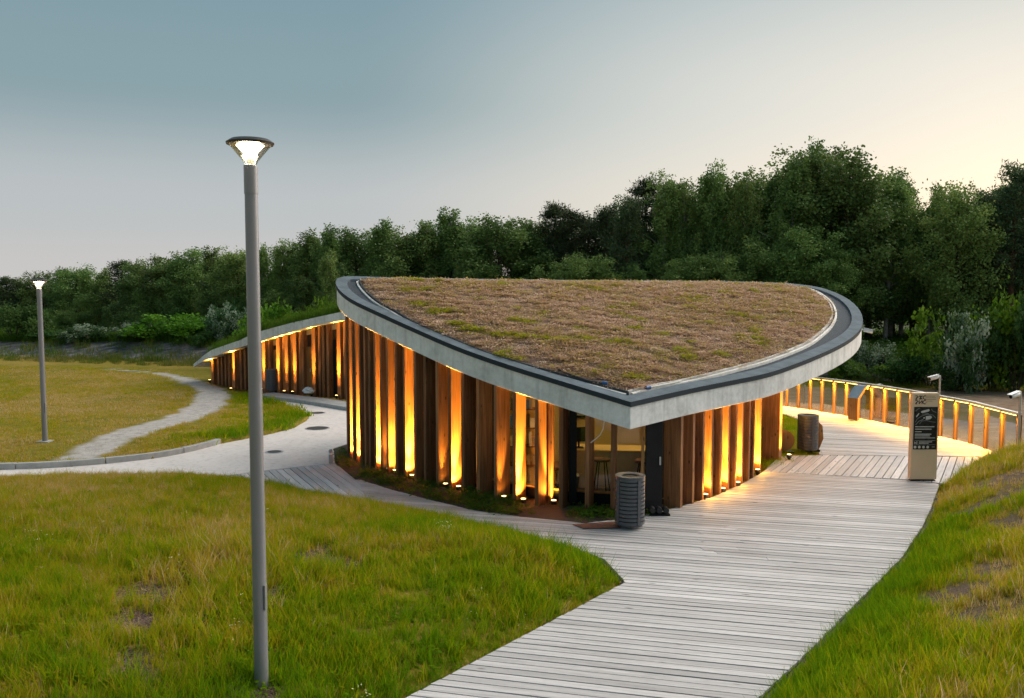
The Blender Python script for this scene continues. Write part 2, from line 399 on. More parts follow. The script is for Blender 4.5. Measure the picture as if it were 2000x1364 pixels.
RMOUND = list(RIGHT_EDGE) + GP([(1838, 945), (1885, 912), (1950, 897)]) + [(14.5, 21.5), (30, 20), (60, 10), (60, -10), (RIGHT_EDGE[0][0], -8)]
ISLAND = GP([(1500, 915), (1597, 887.5), (1597, 859), (1591, 841), (1567, 822), (1535, 810), (1460, 800), (1440, 860)])
GRAVEL = [GP([(110, 905), (160, 880), (230, 850), (300, 832), (345, 815), (378, 795), (386, 772), (370, 757), (330, 742), (280, 732), (215, 727)]),
          GP([(190, 903), (260, 870), (330, 849), (400, 826), (440, 800), (452, 778), (440, 762), (400, 748), (340, 735), (280, 728.5), (215, 724.5)])]
GRAVEL_POLY = GRAVEL[0] + list(reversed(GRAVEL[1]))
PLOT = [p for p in FENCE] + [(15.5, 22.4), (40, 20), (40, 33), (10, 38), (6, 36)]

def pip(px, py, poly):
    inside = np.zeros(px.shape, bool); n = len(poly)
    for i in range(n):
        x1, y1 = poly[i]; x2, y2 = poly[(i + 1) % n]
        c = (y1 > py) != (y2 > py)
        with np.errstate(divide='ignore', invalid='ignore'):
            xi = (x2 - x1) * (py - y1) / (y2 - y1 + 1e-12) + x1
        inside ^= c & (px < xi)
    return inside
def pdist(px, py, poly, closed=True):
    d = np.full(px.shape, 1e9); n = len(poly)
    for i in range(n if closed else n - 1):
        x1, y1 = poly[i]; x2, y2 = poly[(i + 1) % n]
        vx, vy = x2 - x1, y2 - y1; L = vx * vx + vy * vy + 1e-12
        t = np.clip(((px - x1) * vx + (py - y1) * vy) / L, 0, 1)
        d = np.minimum(d, np.hypot(px - x1 - t * vx, py - y1 - t * vy))
    return d
def sdist(px, py, poly):
    return np.where(pip(px, py, poly), 1, -1) * pdist(px, py, poly)
def vnoise(px, py, s, seed=0.0):
    """cheap smooth noise from sines, -1..1"""
    a = px * s + seed; b = py * s - seed * 1.7
    return (np.sin(a * 1.3 + 1.7 * np.sin(b * .9 + seed)) + np.sin(b * 1.7 + 1.3 * np.sin(a * 1.1)) + np.sin((a + b) * .83 + 2.1 * np.sin((a - b) * .57))) / 3
def vn2(px, py, s, seed=0.0): return (vnoise(px, py, s, seed) + .5 * vnoise(px, py, s * 2.3, seed + 3.1) + .25 * vnoise(px, py, s * 5.1, seed + 7.7)) / 1.75
def bank_s(x, y): return y - (44.5 - .30 * x)
def sm(t): t = np.clip(t, 0, 1); return t * t * (3 - 2 * t)
def ground(x, y):
    x = np.asarray(x, float); y = np.asarray(y, float)
    z = np.full(x.shape, -.16)
    d = sdist(x, y, MOUND)
    z = np.where(d > 0, np.maximum(z, -.13 + .80 * (1 - np.exp(-np.maximum(d, 0) / 1.5)) + .05 * vnoise(x, y, .9) * sm(d / 2)), z)
    d = sdist(x, y, RMOUND)
    z = np.where(d > 0, np.maximum(z, -.13 + 1.95 * (1 - np.exp(-np.maximum(d, 0) / 2.7)) + .06 * vnoise(x, y, 1.1, 2) * sm(d / 2)), z)
    d = sdist(x, y, FIELD)
    z = np.where(d > 0, np.maximum(z, .07 + .10 * sm(d / 3) + .05 * vnoise(x, y, .5, 5) * sm(d / 2)), z)
    d = sdist(x, y, ISLAND)
    z = np.where(d > 0, np.maximum(z, -.07 + .10 * sm(d / 1.0)), z)
    d = sdist(x, y, PLOT)
    z = np.where(d > 0, np.maximum(z, -.30), z)
    # bed round the pavilion and ground beyond
    far = sm((y - 33 + .28 * x) / 4)
    z = np.where((z < -.1) & (far > 0), -.16 + .2 * far, z)
    s = bank_s(x, y)
    rise = sm(s / 4.5) * np.where(x < 0, .85, .95)
    fall = -3.0 * sm((s - 6) / 22) * sm((-x - 4) / 12)
    z = z + rise + fall + .12 * vnoise(x, y, .35, 9) * sm(s / 3)
    return z
def HIT(u, v):
    d = ray(u, v); t = np.concatenate([np.arange(4, 40, .02), np.arange(40, 200, .2)])
    below = CAMZ + d[2] * t <= ground(d[0] * t, d[1] * t); i = int(np.argmax(below)) if below.any() else len(t) - 1
    return (d[0] * t[i], d[1] * t[i], CAMZ + d[2] * t[i])

# ------------------------------------------------------------------ the ground sheet
def axis(lo, f0, f1, hi, fine, grow):
    a = list(np.arange(f0, f1, fine)); s = fine; x = f1
    while x < hi: a.append(x); s *= grow; x += s
    a.append(hi); b = []; s = fine; x = f0 - fine
    while x > lo: b.append(x); s *= grow; x -= s
    b.append(lo); return np.array(b[::-1] + a)
gx = axis(-900, -14.5, 13.5, 900, .12, 1.07); gy = axis(-60, 5.5, 31, 1800, .12, 1.05)
X, Y = np.meshgrid(gx, gy); Zg = ground(X.ravel(), Y.ravel())
nx, ny = len(gx), len(gy)
idx = np.arange(nx * ny).reshape(ny, nx)
F = np.stack([idx[:-1, :-1], idx[:-1, 1:], idx[1:, 1:], idx[1:, :-1]], -1).reshape(-1, 4)
px, py = X.ravel(), Y.ravel()
gd = sdist(px, py, GRAVEL_POLY) + .22 * vn2(px, py, 2.6, 4)
m_gravel = sm((gd + .12) / .3)
sdd = bank_s(px, py)
m_bank = sm((sdd + .3) / .7) * (1 - sm((sdd - 4.0) / .8)) * sm((vn2(px, py, .45, 2) + 1.1) / .5)
m_plot = sm((sdist(px, py, PLOT) + .1) / .2)
rm = sdist(px, py, RMOUND)
m_dry = np.clip(.5 + .9 * vn2(px, py, .55, 11), 0, 1)
m_bare = np.zeros(px.shape)
for (u, v, r) in ((285, 1150, .36), (262, 1205, .30), (320, 1165, .26), (295, 1215, .22), (262, 1290, .26), (275, 1320, .25), (600, 1085, .30), (650, 1090, .33), (690, 1100, .25), (545, 1150, .25), (470, 1345, .26), (520, 1352, .26), (560, 1070, .3), (250, 1005, .5), (380, 1000, .4), (640, 1075, .25), (730, 985, .28)):
    h = HIT(u, v); m_bare = np.maximum(m_bare, sm(1.25 - np.hypot((px - h[0]), (py - h[1]) * .8) / r + .45 * vn2(px, py, 4.5, 1)))
for (u, v, r) in ((1960, 935, 1.0), (1930, 985, .8), (1890, 1000, .6), (1985, 960, .9), (1860, 1160, .55), (1950, 1110, .6), (1930, 1200, .6), (1990, 1020, .8), (1840, 1290, .25), (1890, 1120, .4)):
    h = HIT(u, v); m_bare = np.maximum(m_bare, .9 * sm(1.15 - np.hypot((px - h[0]), (py - h[1]) * .9) / r + .55 * vn2(px, py, 2.6, 6)))
m_far = sm((sdd - 4.0) / 1.0)
A = np.ones((nx * ny, 4)); A[:, 0] = m_gravel; A[:, 1] = m_bank; A[:, 2] = m_bare
B = np.ones((nx * ny, 4)); B[:, 0] = m_plot; B[:, 1] = m_dry; B[:, 2] = m_far
def ground_material():
    n = NT('meadow_ground'); w = n.world()
    sa = n.node('ShaderNodeSeparateColor'); n.l.new(n.attr('za', out='Color'), sa.inputs[0])
    sb = n.node('ShaderNodeSeparateColor'); n.l.new(n.attr('zb', out='Color'), sb.inputs[0])
    f = n.noise(w, 1.3, 6, .65); f2 = n.noise(w, 14, 5, .65); f3 = n.noise(w, 45, 4, .7)
    gr = n.ramp(n.math('ADD', n.math('MULTIPLY', f, .5), n.math('MULTIPLY', f2, .5)), [(.3, (.09, .10, .006)), (.5, (.19, .165, .012)), (.7, (.30, .22, .045))])
    dry = n.ramp(f2, [(.3, (.17, .12, .015)), (.5, (.31, .21, .035)), (.7, (.45, .33, .11))])
    col = n.mix(n.maprange(sb.outputs[1], .3, .9, .05, .9), gr, dry)
    soil = n.ramp(f3, [(.3, (.035, .022, .02)), (.5, (.13, .085, .07)), (.7, (.34, .25, .20))])
    far = n.ramp(f2, [(.3, (.018, .032, .008)), (.5, (.035, .06, .014)), (.7, (.06, .09, .02))])
    grv = n.ramp(n.math('ADD', n.math('MULTIPLY', f3, .55), n.math('MULTIPLY', n.noise(w, 4.5, 5, .7), .45)), [(.32, (.15, .135, .12)), (.44, (.36, .335, .31)), (.62, (.60, .57, .54))])
    bank = n.ramp(n.noise(n.world((.8, 1.6, 1), R(-17)), 1.4, 6, .7), [(.35, (.04, .044, .048)), (.5, (.11, .112, .112)), (.62, (.22, .215, .205)), (.75, (.36, .34, .30))])
    plot = n.ramp(n.math('ADD', n.math('MULTIPLY', f, .6), n.math('MULTIPLY', f2, .4)), [(.3, (.20, .125, .075)), (.5, (.34, .23, .15)), (.7, (.46, .36, .26))])
    col = n.mix(sb.outputs[0], col, plot)
    col = n.mix(sb.outputs[2], col, far)
    col = n.mix(sa.outputs[0], col, grv)
    col = n.mix(sa.outputs[1], col, bank)
    col = n.mix(sa.outputs[2], col, soil)
    n.bump(n.math('ADD', f2, f3), .8, .03)
    return n.done(col, .95, spec=.15)
M_ground = ground_material()
me = np_mesh('ground', np.stack([px, py, Zg], 1), F, M_ground, cols={'za': A, 'zb': B}, smooth=True)
go = bpy.data.objects.new('ground', me); COL.objects.link(go); tag(go, kind='structure')

# ------------------------------------------------------------------ concrete path, manhole lids, kerb
po = MB(); po.prism(PATH, -.14, 0.0); tag(po.build('path', M_pave), kind='structure')
def arc_len(poly):
    L = [0]
    for a, b in zip(poly[:-1], poly[1:]): L.append(L[-1] + math.hypot(b[0] - a[0], b[1] - a[1]))
    return L
def resample(poly, step=None, n=None, smooth=True):
    L = arc_len(poly); T = L[-1]; n = n or max(2, int(round(T / step)) + 1)
    P = np.array(poly, float); s = np.linspace(0, T, n)
    if smooth and len(poly) > 2:   # Catmull-Rom through the points
        out = []
        for t in s:
            i = int(np.clip(np.searchsorted(L, t) - 1, 0, len(poly) - 2)); u = (t - L[i]) / max(L[i + 1] - L[i], 1e-9)
            p0 = P[max(i - 1, 0)]; p1 = P[i]; p2 = P[i + 1]; p3 = P[min(i + 2, len(poly) - 1)]
            out.append(tuple(.5 * ((2 * p1) + (-p0 + p2) * u + (2 * p0 - 5 * p1 + 4 * p2 - p3) * u * u + (-p0 + 3 * p1 - 3 * p2 + p3) * u ** 3)))
        return out
    return [tuple(np.interp(t, L, P[:, k]) for k in range(P.shape[1])) for t in s]
def normals2(pts):
    out = []
    for i in range(len(pts)):
        a = pts[max(i - 1, 0)]; b = pts[min(i + 1, len(pts) - 1)]; d = (b[0] - a[0], b[1] - a[1]); l = math.hypot(*d) or 1
        out.append((-d[1] / l, d[0] / l))
    return out
kr = empty('kerb', (KERB[3][0], KERB[3][1], 0), kind='structure')
kp = resample(KERB, .5); kn = normals2(kp)
i = 0
while i < len(kp) - 1:
    j = min(i + 4, len(kp) - 1); seg = kp[i:j + 1]; nn = kn[i:j + 1]
    t0 = .012; a0 = seg[0]; a1 = seg[-1]
    seg = [(seg[0][0] + (seg[1][0] - seg[0][0]) * .02, seg[0][1] + (seg[1][1] - seg[0][1]) * .02)] + seg[1:-1] + [(seg[-1][0] + (seg[-2][0] - seg[-1][0]) * .02, seg[-1][1] + (seg[-2][1] - seg[-1][1]) * .02)]
    lo = [(p[0] + q[0] * .005, p[1] + q[1] * .005) for p, q in zip(seg, nn)]; hi = [(p[0] + q[0] * .15, p[1] + q[1] * .15) for p, q in zip(seg, nn)]
    m = MB(); m.prism(lo + hi[::-1], -.10, .145 + random.uniform(-.003, .003)); m.build('kerbstone', M_kerb, kr, bevel=.012)
    i = j
for (u, v, r, lab) in ((620, 807, .27, 'dark round manhole lid farthest up the pale path, by the side wing'), (620, 837, .38, 'dark round manhole lid in the pale path, middle one of three'), (536, 883, .24, 'dark round manhole lid nearest the diagonal decking, beside the lamp pole')):
    c = G(u, v); e = empty('manhole_cover', (c[0], c[1], 0), lab, 'manhole cover', 'manhole covers in the path')
    m = MB(); m.lathe([(r, .002), (r, .008), (r - .05, .010)], 28, (c[0], c[1], 0)); m.build('rim', M_galv, e)
    m = MB(); m.lathe([(r - .055, .0105), (r - .055, .014), (r - .1, .016)], 28, (c[0], c[1], 0)); m.build('lid', flat('cast_iron', (.035, .035, .036), .6) if 'cast_iron' not in bpy.data.materials else bpy.data.materials['cast_iron'], e)

# ------------------------------------------------------------------ boardwalk planks
def intervals(poly, ang, c):
    """crossings of the line n.p = c with the outline, as distances along the plank direction"""
    ca, sa = math.cos(ang), math.sin(ang); out = []
    n = len(poly)
    for i in range(n):
        x1, y1 = poly[i]; x2, y2 = poly[(i + 1) % n]
        a1 = -sa * x1 + ca * y1 - c; a2 = -sa * x2 + ca * y2 - c
        if (a1 > 0) != (a2 > 0):
            t = a1 / (a1 - a2); x = x1 + (x2 - x1) * t; y = y1 + (y2 - y1) * t; out.append(ca * x + sa * y)
    out.sort(); return list(zip(out[0::2], out[1::2]))
def planks(poly, ang, root, mat, w=.148, gap=.022, z=0.0, maxlen=5.2, jit=.003):
    ca, sa = math.cos(ang), math.sin(ang)
    cs = [-sa * x + ca * y for x, y in poly]; c = min(cs) + .01; row = 0; cnt = 0
    while c < max(cs) - .02:
        c0, c1 = c + gap / 2, min(c + w - gap / 2, max(cs) - .005)
        I0, I1, Im = intervals(poly, ang, c0), intervals(poly, ang, c1), intervals(poly, ang, (c0 + c1) / 2)
        quads = []
        if len(I0) == len(I1) == len(Im):
            for a, b in zip(I0, I1): quads.append((a[0], a[1], b[0], b[1]))
        else:
            for a in Im: quads.append((a[0], a[1], a[0], a[1]))
        for (p0, p1, q0, q1) in quads:
            if min(p1 - p0, q1 - q0) < .05: continue
            p0 += random.uniform(-.012, .012); p1 += random.uniform(-.012, .012); q0 += p0 * 0; q1 += 0
            L = max(p1 - p0, q1 - q0); k = max(1, int(math.ceil(L / maxlen)))
            cuts = [0.0] + sorted((i + random.uniform(-.32, .32)) / k for i in range(1, k)) + [1.0]
            for t0, t1 in zip(cuts[:-1], cuts[1:]):
                e = .004 / L
                if t0 > 0: t0 += e
                if t1 < 1: t1 -= e
                zz = z + random.uniform(-jit, jit); tl = random.uniform(-.0015, .0015)
                S = [(p0 + (p1 - p0) * t0, c0), (p0 + (p1 - p0) * t1, c0), (q0 + (q1 - q0) * t1, c1), (q0 + (q1 - q0) * t0, c1)]
                P = [(ca * s - sa * cc, sa * s + ca * cc) for s, cc in S]
                m = MB(); zt = [zz - tl, zz + tl, zz + tl, zz - tl]
                m.hexa([(x, y, -.034) for x, y in P], [(x, y, z_) for (x, y), z_ in zip(P, zt)])
                m.build('plank', mat, root, fix=False); cnt += 1
        c += w; row += 1
    return cnt
deck = empty('boardwalk', (3, 14, 0), kind='structure')
n1 = planks(MAIN_DECK, DECK_ANG, deck, M_deck)
deckb = empty('boardwalk', (8.5, 21, 0), kind='structure')
n2 = planks(MID_DECK, R(60), deckb, M_deck_mid, w=.17, gap=.022, z=.004)
deckc = empty('boardwalk', (9.5, 26, 0), kind='structure')
n3 = planks(UP_DECK, DECK_ANG, deckc, M_deck, w=.15)
deckd = empty('boardwalk', (-4, 20, 0), kind='structure')
n4 = planks(LEFT_DECK, R(-63), deckd, M_deck_left, w=.17, gap=.020, z=.004)
print('planks', n1, n2, n3, n4)
def edge_beam(pts, side, root, z0=-.20, z1=-.037, th=.05, step=.4):
    p = resample(pts, step); nn = normals2(p)
    a = [(x + n[0] * side * .01, y + n[1] * side * .01) for (x, y), n in zip(p, nn)]; b = [(x + n[0] * side * (.01 + th), y + n[1] * side * (.01 + th)) for (x, y), n in zip(p, nn)]
    m = MB()
    for i in range(len(p) - 1):
        q = [a[i], a[i + 1], b[i + 1], b[i]]; m.prism(q, z0, z1)
    m.build('edge_beam', M_beam, root)
edge_beam(MOUND_EDGE[:8], -1, deck); edge_beam(MOUND_EDGE[7:], -1, deck); edge_beam(RIGHT_EDGE, -1, deck)
edge_beam(GP([(1600, 888.5), (1598, 859), (1592, 841), (1567, 822), (1535, 810), (1470, 798)]), -1, deckc)
# dark sub-floor seen through the joints
for poly, root in ((MAIN_DECK, deck), (MID_DECK, deckb), (UP_DECK, deckc), (LEFT_DECK, deckd)):
    m = MB(); m.add([(x, y, -.048) for x, y in poly], [tuple(range(len(poly)))]); m.build('joist_layer', M_beam, root)
# soil bed round the pavilion
bedpoly = [(p[0], p[1]) for p in BED] + GP([(1262, 1004), (1240, 930), (1000, 900), (800, 870), (700, 850)])
m = MB(); m.prism(bedpoly, -.14, -.015); tag(m.build('planting_bed_soil', M_soil), kind='structure')
# ------------------------------------------------------------------ pavilion
PB = (-2.139, -.092, .251); TH = .45
PT = (PB[0] + TH, PB[1], PB[2])
def zb(x, y): return PB[0] + PB[1] * x + PB[2] * y
pav = empty('pavilion', (1.5, 20.5, 0), 'low timber fin pavilion with a tilted leaf shaped concrete roof covered in brown sedum', 'building')
OUT = [(1231, 793), (1346, 767), (1425, 751), (1496, 736), (1550, 718), (1595, 700), (1630, 684), (1658, 668), (1676, 652), (1683, 636), (1681, 620), (1672, 605), (1655, 590), (1630, 577), (1598, 566.5), (1550, 560), (1490, 557), (1420, 555.5), (1300, 554.5), (1150, 553.5), (1000, 552), (850, 550), (760, 548.5), (705, 546.5), (680, 546.5), (665, 548), (658, 554), (660, 566), (671, 579), (693, 594), (735, 614), (798, 642.7), (893, 684), (988, 718), (1095, 751.5)]
o3 = [ON_PLANE(u, v, PT) for u, v in OUT]
loop = resample([(p[0], p[1]) for p in o3] + [(o3[0][0], o3[0][1])], .32)[:-1]
def inset(poly, d):
    out = []; n = len(poly)
    ar = sum(poly[i][0] * poly[(i + 1) % n][1] - poly[(i + 1) % n][0] * poly[i][1] for i in range(n))
    sg = 1 if ar > 0 else -1
    for i in range(n):
        a, b, c = poly[i - 1], poly[i], poly[(i + 1) % n]
        d1 = Vector((b[0] - a[0], b[1] - a[1])).normalized(); d2 = Vector((c[0] - b[0], c[1] - b[1])).normalized()
        n1 = Vector((-d1.y, d1.x)) * sg; n2 = Vector((-d2.y, d2.x)) * sg
        m = (n1 + n2); m = m / max(m.length_squared / 2, .35)
        out.append((b[0] + m.x * d, b[1] + m.y * d))
    return out
def lift(poly, dz): return [(x, y, zb(x, y) + dz) for x, y in poly]
def ringband(polyA, zA, polyB, zB):
    m = MB(); n = len(polyA); P = lift(polyA, zA) + lift(polyB, zB)
    return m.add(P, [(i, (i + 1) % n, n + (i + 1) % n, n + i) for i in range(n)])
m = MB(); m.hexa(lift(loop, 0), lift(loop, TH)); slab = m.build('roof_slab', M_conc, pav, bevel=.012)
# formwork joints: shallow proud fins are not visible; the boards' vertical joints are recessed lines
lo_ = inset(loop, -.025); li = inset(loop, .26); n = len(loop)
m = MB()                                   # coping: outer drip face, flat top, inner face
for A_, za, B_, zb_ in ((lo_, TH + .085, li, TH + .075), (li, TH + .075, li, TH + .012)):
    P = lift(A_, za) + lift(B_, zb_); m.add(P, [(i, (i + 1) % n, n + (i + 1) % n, n + i) for i in range(n)])
m.build('roof_coping', M_bitumen, pav, smooth=True)
m = MB(); P = lift(lo_, TH - .015) + lift(lo_, TH + .083); m.add(P, [(i, (i + 1) % n, n + (i + 1) % n, n + i) for i in range(n)]); m.build('drip_edge', M_drip, pav)
# sedum outline: measured points on the inner edge
SED = [(1226, 772), (1271, 760), (1338, 747.5), (1417, 728), (1496, 706), (1567, 678), (1600, 655), (1618, 636), (1625, 615), (1615, 592), (1587, 572), (1550, 563), (1490, 560), (1420, 558.5), (1300, 557.5), (1150, 556.5), (1000, 555), (850, 553), (770, 551.5), (725, 550.5), (705, 553), (715, 571), (739, 593), (770.6, 611), (818, 638.7), (877, 664), (956.6, 696), (1035.7, 720), (1115, 741.6)]
s3 = [ON_PLANE(u, v, PT) for u, v in SED]
sl = resample([(p[0], p[1]) for p in s3] + [(s3[0][0], s3[0][1])], n=n + 1)[:-1]
m = ringband(li, TH + .014, inset(li, .02), TH + .014)
# gravel margin: strip between coping and sedum, triangulated by nearest spacing
import bmesh
bm = bmesh.new()
vo_ = [bm.verts.new(p) for p in lift(li, TH + .014)]; vi_ = [bm.verts.new(p) for p in lift(sl, TH + .016)]
eo = [bm.edges.new((vo_[i], vo_[(i + 1) % n])) for i in range(n)]; ei = [bm.edges.new((vi_[i], vi_[(i + 1) % n])) for i in range(n)]
bmesh.ops.triangle_fill(bm, edges=eo + ei, use_beauty=True)
V_ = [tuple(v.co) for v in bm.verts]; F_ = [tuple(v.index for v in f.verts) for f in bm.faces]
bm.verts.index_update(); F_ = [tuple(v.index for v in f.verts) for f in bm.faces]; bm.free()
m = MB(); m.add(V_, F_); m.build('gravel_margin', M_gutter, pav)
# edging strips beside the sedum: white on the right, black on the left
def strip(pts, w, h0, h1, mat, name, off=0.0):
    nn = normals2(pts); m = MB()
    for sgn in (0,):
        A_ = [(p[0] + q[0] * off, p[1] + q[1] * off) for p, q in zip(pts, nn)]; B_ = [(p[0] + q[0] * (off + w), p[1] + q[1] * (off + w)) for p, q in zip(pts, nn)]
        k = len(pts)
        P = lift(A_, h0) + lift(B_, h0) + lift(A_, h1) + lift(B_, h1)
        F = []
        for i in range(k - 1):
            F += [(i, 2 * k + i, 2 * k + i + 1, i + 1), (k + i, k + i + 1, 3 * k + i + 1, 3 * k + i), (2 * k + i, 3 * k + i, 3 * k + i + 1, 2 * k + i + 1)]
        m.add(P, F)
    return m.build(name, mat, pav)
i_r = max(range(n), key=lambda i: sl[i][0] - .2 * sl[i][1]); i_b = max(range(n), key=lambda i: sl[i][1])
right = sl[:i_b]; left = sl[int(n * .62):] + [sl[0]]
strip(right, .045, TH + .01, TH + .085, M_white_edge, 'edging_strip', -.03)
strip(right, .05, TH + .01, TH + .075, M_white_edge, 'edging_strip', -.13)
strip(left, .04, TH + .01, TH + .09, M_black_edge, 'edging_strip', -.05)
strip(left, .05, TH + .01, TH + .05, M_white_edge, 'edging_strip', -.12)
# sedum mat
cx = sum(p[0] for p in sl) / n; cy = sum(p[1] for p in sl) / n
V = []; levels = [1.0, .985, .96, .92, .86, .78, .68, .56, .44, .32, .2, .1]
def hump(s): return TH + .05 + .17 * (1 - math.exp(-(1 - s) * 7))
for s in levels:
    for p in sl:
        x, y = cx + (p[0] - cx) * s, cy + (p[1] - cy) * s
        V.append((x, y, zb(x, y) + hump(s) + (.015 * float(vnoise(np.array(x), np.array(y), 3.0)) if s < .99 else -.04)))
F = []
for l in range(len(levels) - 1):
    for i in range(n):
        j = (i + 1) % n; F.append((l * n + i, l * n + j, (l + 1) * n + j, (l + 1) * n + i))
V.append((cx, cy, zb(cx, cy) + hump(0)))
L0 = (len(levels) - 1) * n
for i in range(n): F.append((L0 + i, L0 + (i + 1) % n, len(V) - 1))
def sedum_material():
    m_ = NT('sedum_mat_surface'); w = m_.world()
    a = m_.noise(m_.world((.55, 5.0, 5.0), 0), 1.6, 5, .65); b = m_.noise(w, 22, 5, .7); g = m_.noise(w, 1.4, 3, .6)
    col = m_.ramp(m_.math('ADD', m_.math('MULTIPLY', a, .55), m_.math('MULTIPLY', b, .45)), [(.36, (.07, .06, .065)), (.46, (.22, .15, .115)), (.56, (.38, .25, .175)), (.70, (.56, .43, .31))])
    ln = m_.noise(m_.world((.35, 9.0, 9.0), .03), 1.2, 3, .6)
    col = m_.mix(m_.maprange(ln, .58, .68, 0, .7), col, (.035, .034, .04))
    col = m_.mix(m_.maprange(g, .60, .72, 0, .35), col, (.20, .20, .03))
    m_.bump(b, 1.0, .03)
    return m_.done(col, .95, spec=.1)
m = MB(); m.add(V, F); m.build('sedum_mat', sedum_material(), pav, smooth=True)

# ---- timber fins
def polyline_at(pts, u):          # base point on the measured line (u, v) -> ground
    us = [p[0] for p in pts]; vs_2 = [p[1] for p in pts]
    return G(u, float(np.interp(u, us, vs_2)))
LB = [(676.5, 884), (683, 892), (690, 897.5), (703, 905), (721, 912), (749, 920), (780, 929), (818, 941), (864, 952), (915, 962), (941, 968), (974, 976), (1001, 980), (1052, 988), (1098, 992), (1147, 996.5), (1196, 999.5), (1240, 1001)]
RB = [(1290, 1003), (1332.7, 991), (1355.7, 983), (1374.7, 975), (1392, 969), (1409, 963), (1424, 957), (1438, 951), (1450.6, 945), (1463.7, 937.5), (1472.4, 932), (1486, 920), (1500, 908), (1540, 893)]
def frame_at(pts, u, du=6):
    a = polyline_at(pts, u - du); b = polyline_at(pts, u + du); p = polyline_at(pts, u)
    t = Vector((b[0] - a[0], b[1] - a[1])).normalized(); nrm = Vector((t.y, -t.x))
    if nrm.y > 0: nrm = -nrm
    return Vector(p), t, nrm
def fin(p, t, nrm, thick, depth, z0, root, mat, ztop, cut=0.0):
    c = [p, p + t * thick, p + t * thick - nrm * depth, p - nrm * depth]
    m = MB(); m.hexa([(q.x, q.y, z0) for q in c], [(q.x, q.y, ztop(q.x, q.y) - .002) for q in c])
    return m.build('timber_fin', mat, root, bevel=.006, fix=True)
LU = [(677.6, 0), (683.5, 1), (689.5, 0), (695.4, 1), (703.3, 0), (712.4, 0), (721, 0), (731.8, 1), (743.7, 5), (755.6, 1), (772.6, 0), (788.4, 1), (809, 0), (828, 0), (851.7, 5), (876.3, 1), (901, 0), (931, 0), (964.5, 5), (1000.9, 1), (1044.4, 0), (1061.5, 2), (1091, 0), (1142, 0), (1192, 0)]
UPL = []
for u, lit in LU:
    p, t, nn = frame_at(LB, u)
    if u == 1061.5: p = p - nn * .30; fin(p, t, nn, .08, .16, .0, pav, M_post, zb); UPL.append((p + t * .13 + nn * .02, t, nn, lit, u)); continue
    fin(p, t, nn, .085, .40 if u > 700 else .34, -.03, pav, M_post, zb)
    if lit: UPL.append((p + t * .20 - nn * .10, t, nn, lit, u))
for k, back in enumerate((.0,)):          # fins that wrap round behind the left end
    base = frame_at(LB, 680)[0]
    for q, (dx_, dy_) in enumerate(((-.03, .45), (.08, .95), (.26, 1.45), (.55, 1.95), (.95, 2.4), (1.4, 2.8))):
        p = base + Vector((dx_ - .02, dy_)); t = Vector((-.15 + .14 * q, -.98)).normalized(); nn = Vector((t.y, -t.x)); nn = nn if nn.x < 0 else -nn
        fin(p, t, nn, .085, .34, -.03, pav, M_post, zb)
RU = [(1332.7, 0), (1355.7, 0), (1374.7, 0), (1392, 1), (1409, 0), (1424, 1), (1438, 0), (1450.6, 1), (1463.7, 0), (1472.4, 0), (1486, 1)]
for u, lit in RU:
    p, t, nn = frame_at(RB, u, 8)
    if nn.x < 0: nn = -nn
    fin(p - t * .085, t, nn, .085, .40, -.03, pav, M_post, zb)
    if lit: UPL.append((p - t * .26 - nn * .02, -t, nn, 3, u))
# thick corner post group at the far right end and the recess before it
p = Vector(G(1521, 899)); 
for (du, tk, dp, ang) in ((1521, .36, .55, 62), (1500, .10, .5, 62)):
    p = Vector(G(du, 899 if du > 1510 else 897)); t = Vector((math.cos(R(ang)), math.sin(R(ang)))); nn = Vector((t.y, -t.x))
    fin(p, t, nn, tk, dp, -.02, pav, M_post, zb)
pe = Vector(G(1521, 899)); te = Vector((math.cos(R(62)), math.sin(R(62)))); ne = Vector((te.y, -te.x)); UPL.append((pe + te * .18 + ne * .22, ne, te, 4, 1521))
# ---- back walls, plinth, glazing and the room behind the corner
def wall_strip(pts, z0, top, th, name, mat, root, side=1, dz=-.01):
    nn = normals2(pts); m = MB()
    for i in range(len(pts) - 1):
        a, b = pts[i], pts[i + 1]; na, nb = nn[i], nn[i + 1]
        q = [a, b, (b[0] + nb[0] * th * side, b[1] + nb[1] * th * side), (a[0] + na[0] * th * side, a[1] + na[1] * th * side)]
        m.hexa([(x, y, z0) for x, y in q], [(x, y, (top(x, y) if callable(top) else top) + dz) for x, y in q])
    return m.build(name, mat, root)
def off_line(pts, us, d, flip=False):
    out = []
    for u in us:
        p, t, nn = frame_at(pts, u, 5)
        if flip and nn.x < 0: nn = -nn
        q = p - nn * d; out.append((q.x, q.y))
    return out
base = frame_at(LB, 680)[0]
dark = [(base.x + 1.9, base.y + 3.0), (base.x + 1.2, base.y + 2.2), (base.x + .65, base.y + 1.2), (base.x + .52, base.y + .5)] + off_line(LB, [700, 730, 770, 810, 850, 890, 925], .50)
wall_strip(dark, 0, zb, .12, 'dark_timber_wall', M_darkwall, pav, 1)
GL = off_line(LB, [925, 960, 1000, 1050, 1100, 1150, 1200, 1236], .46)
GL.append((GL[-1][0] + .12, GL[-1][1] - .02))
wall_strip(GL, 0, .24, .14, 'window_plinth', M_black, pav, 1)
GR = [(GL[-1][0] + .015, GL[-1][1] + .02)] + off_line(RB, [1300, 1333], .42, True)
wall_strip(GR, 0, .10, .10, 'window_plinth', M_black, pav, 1)
m = MB()
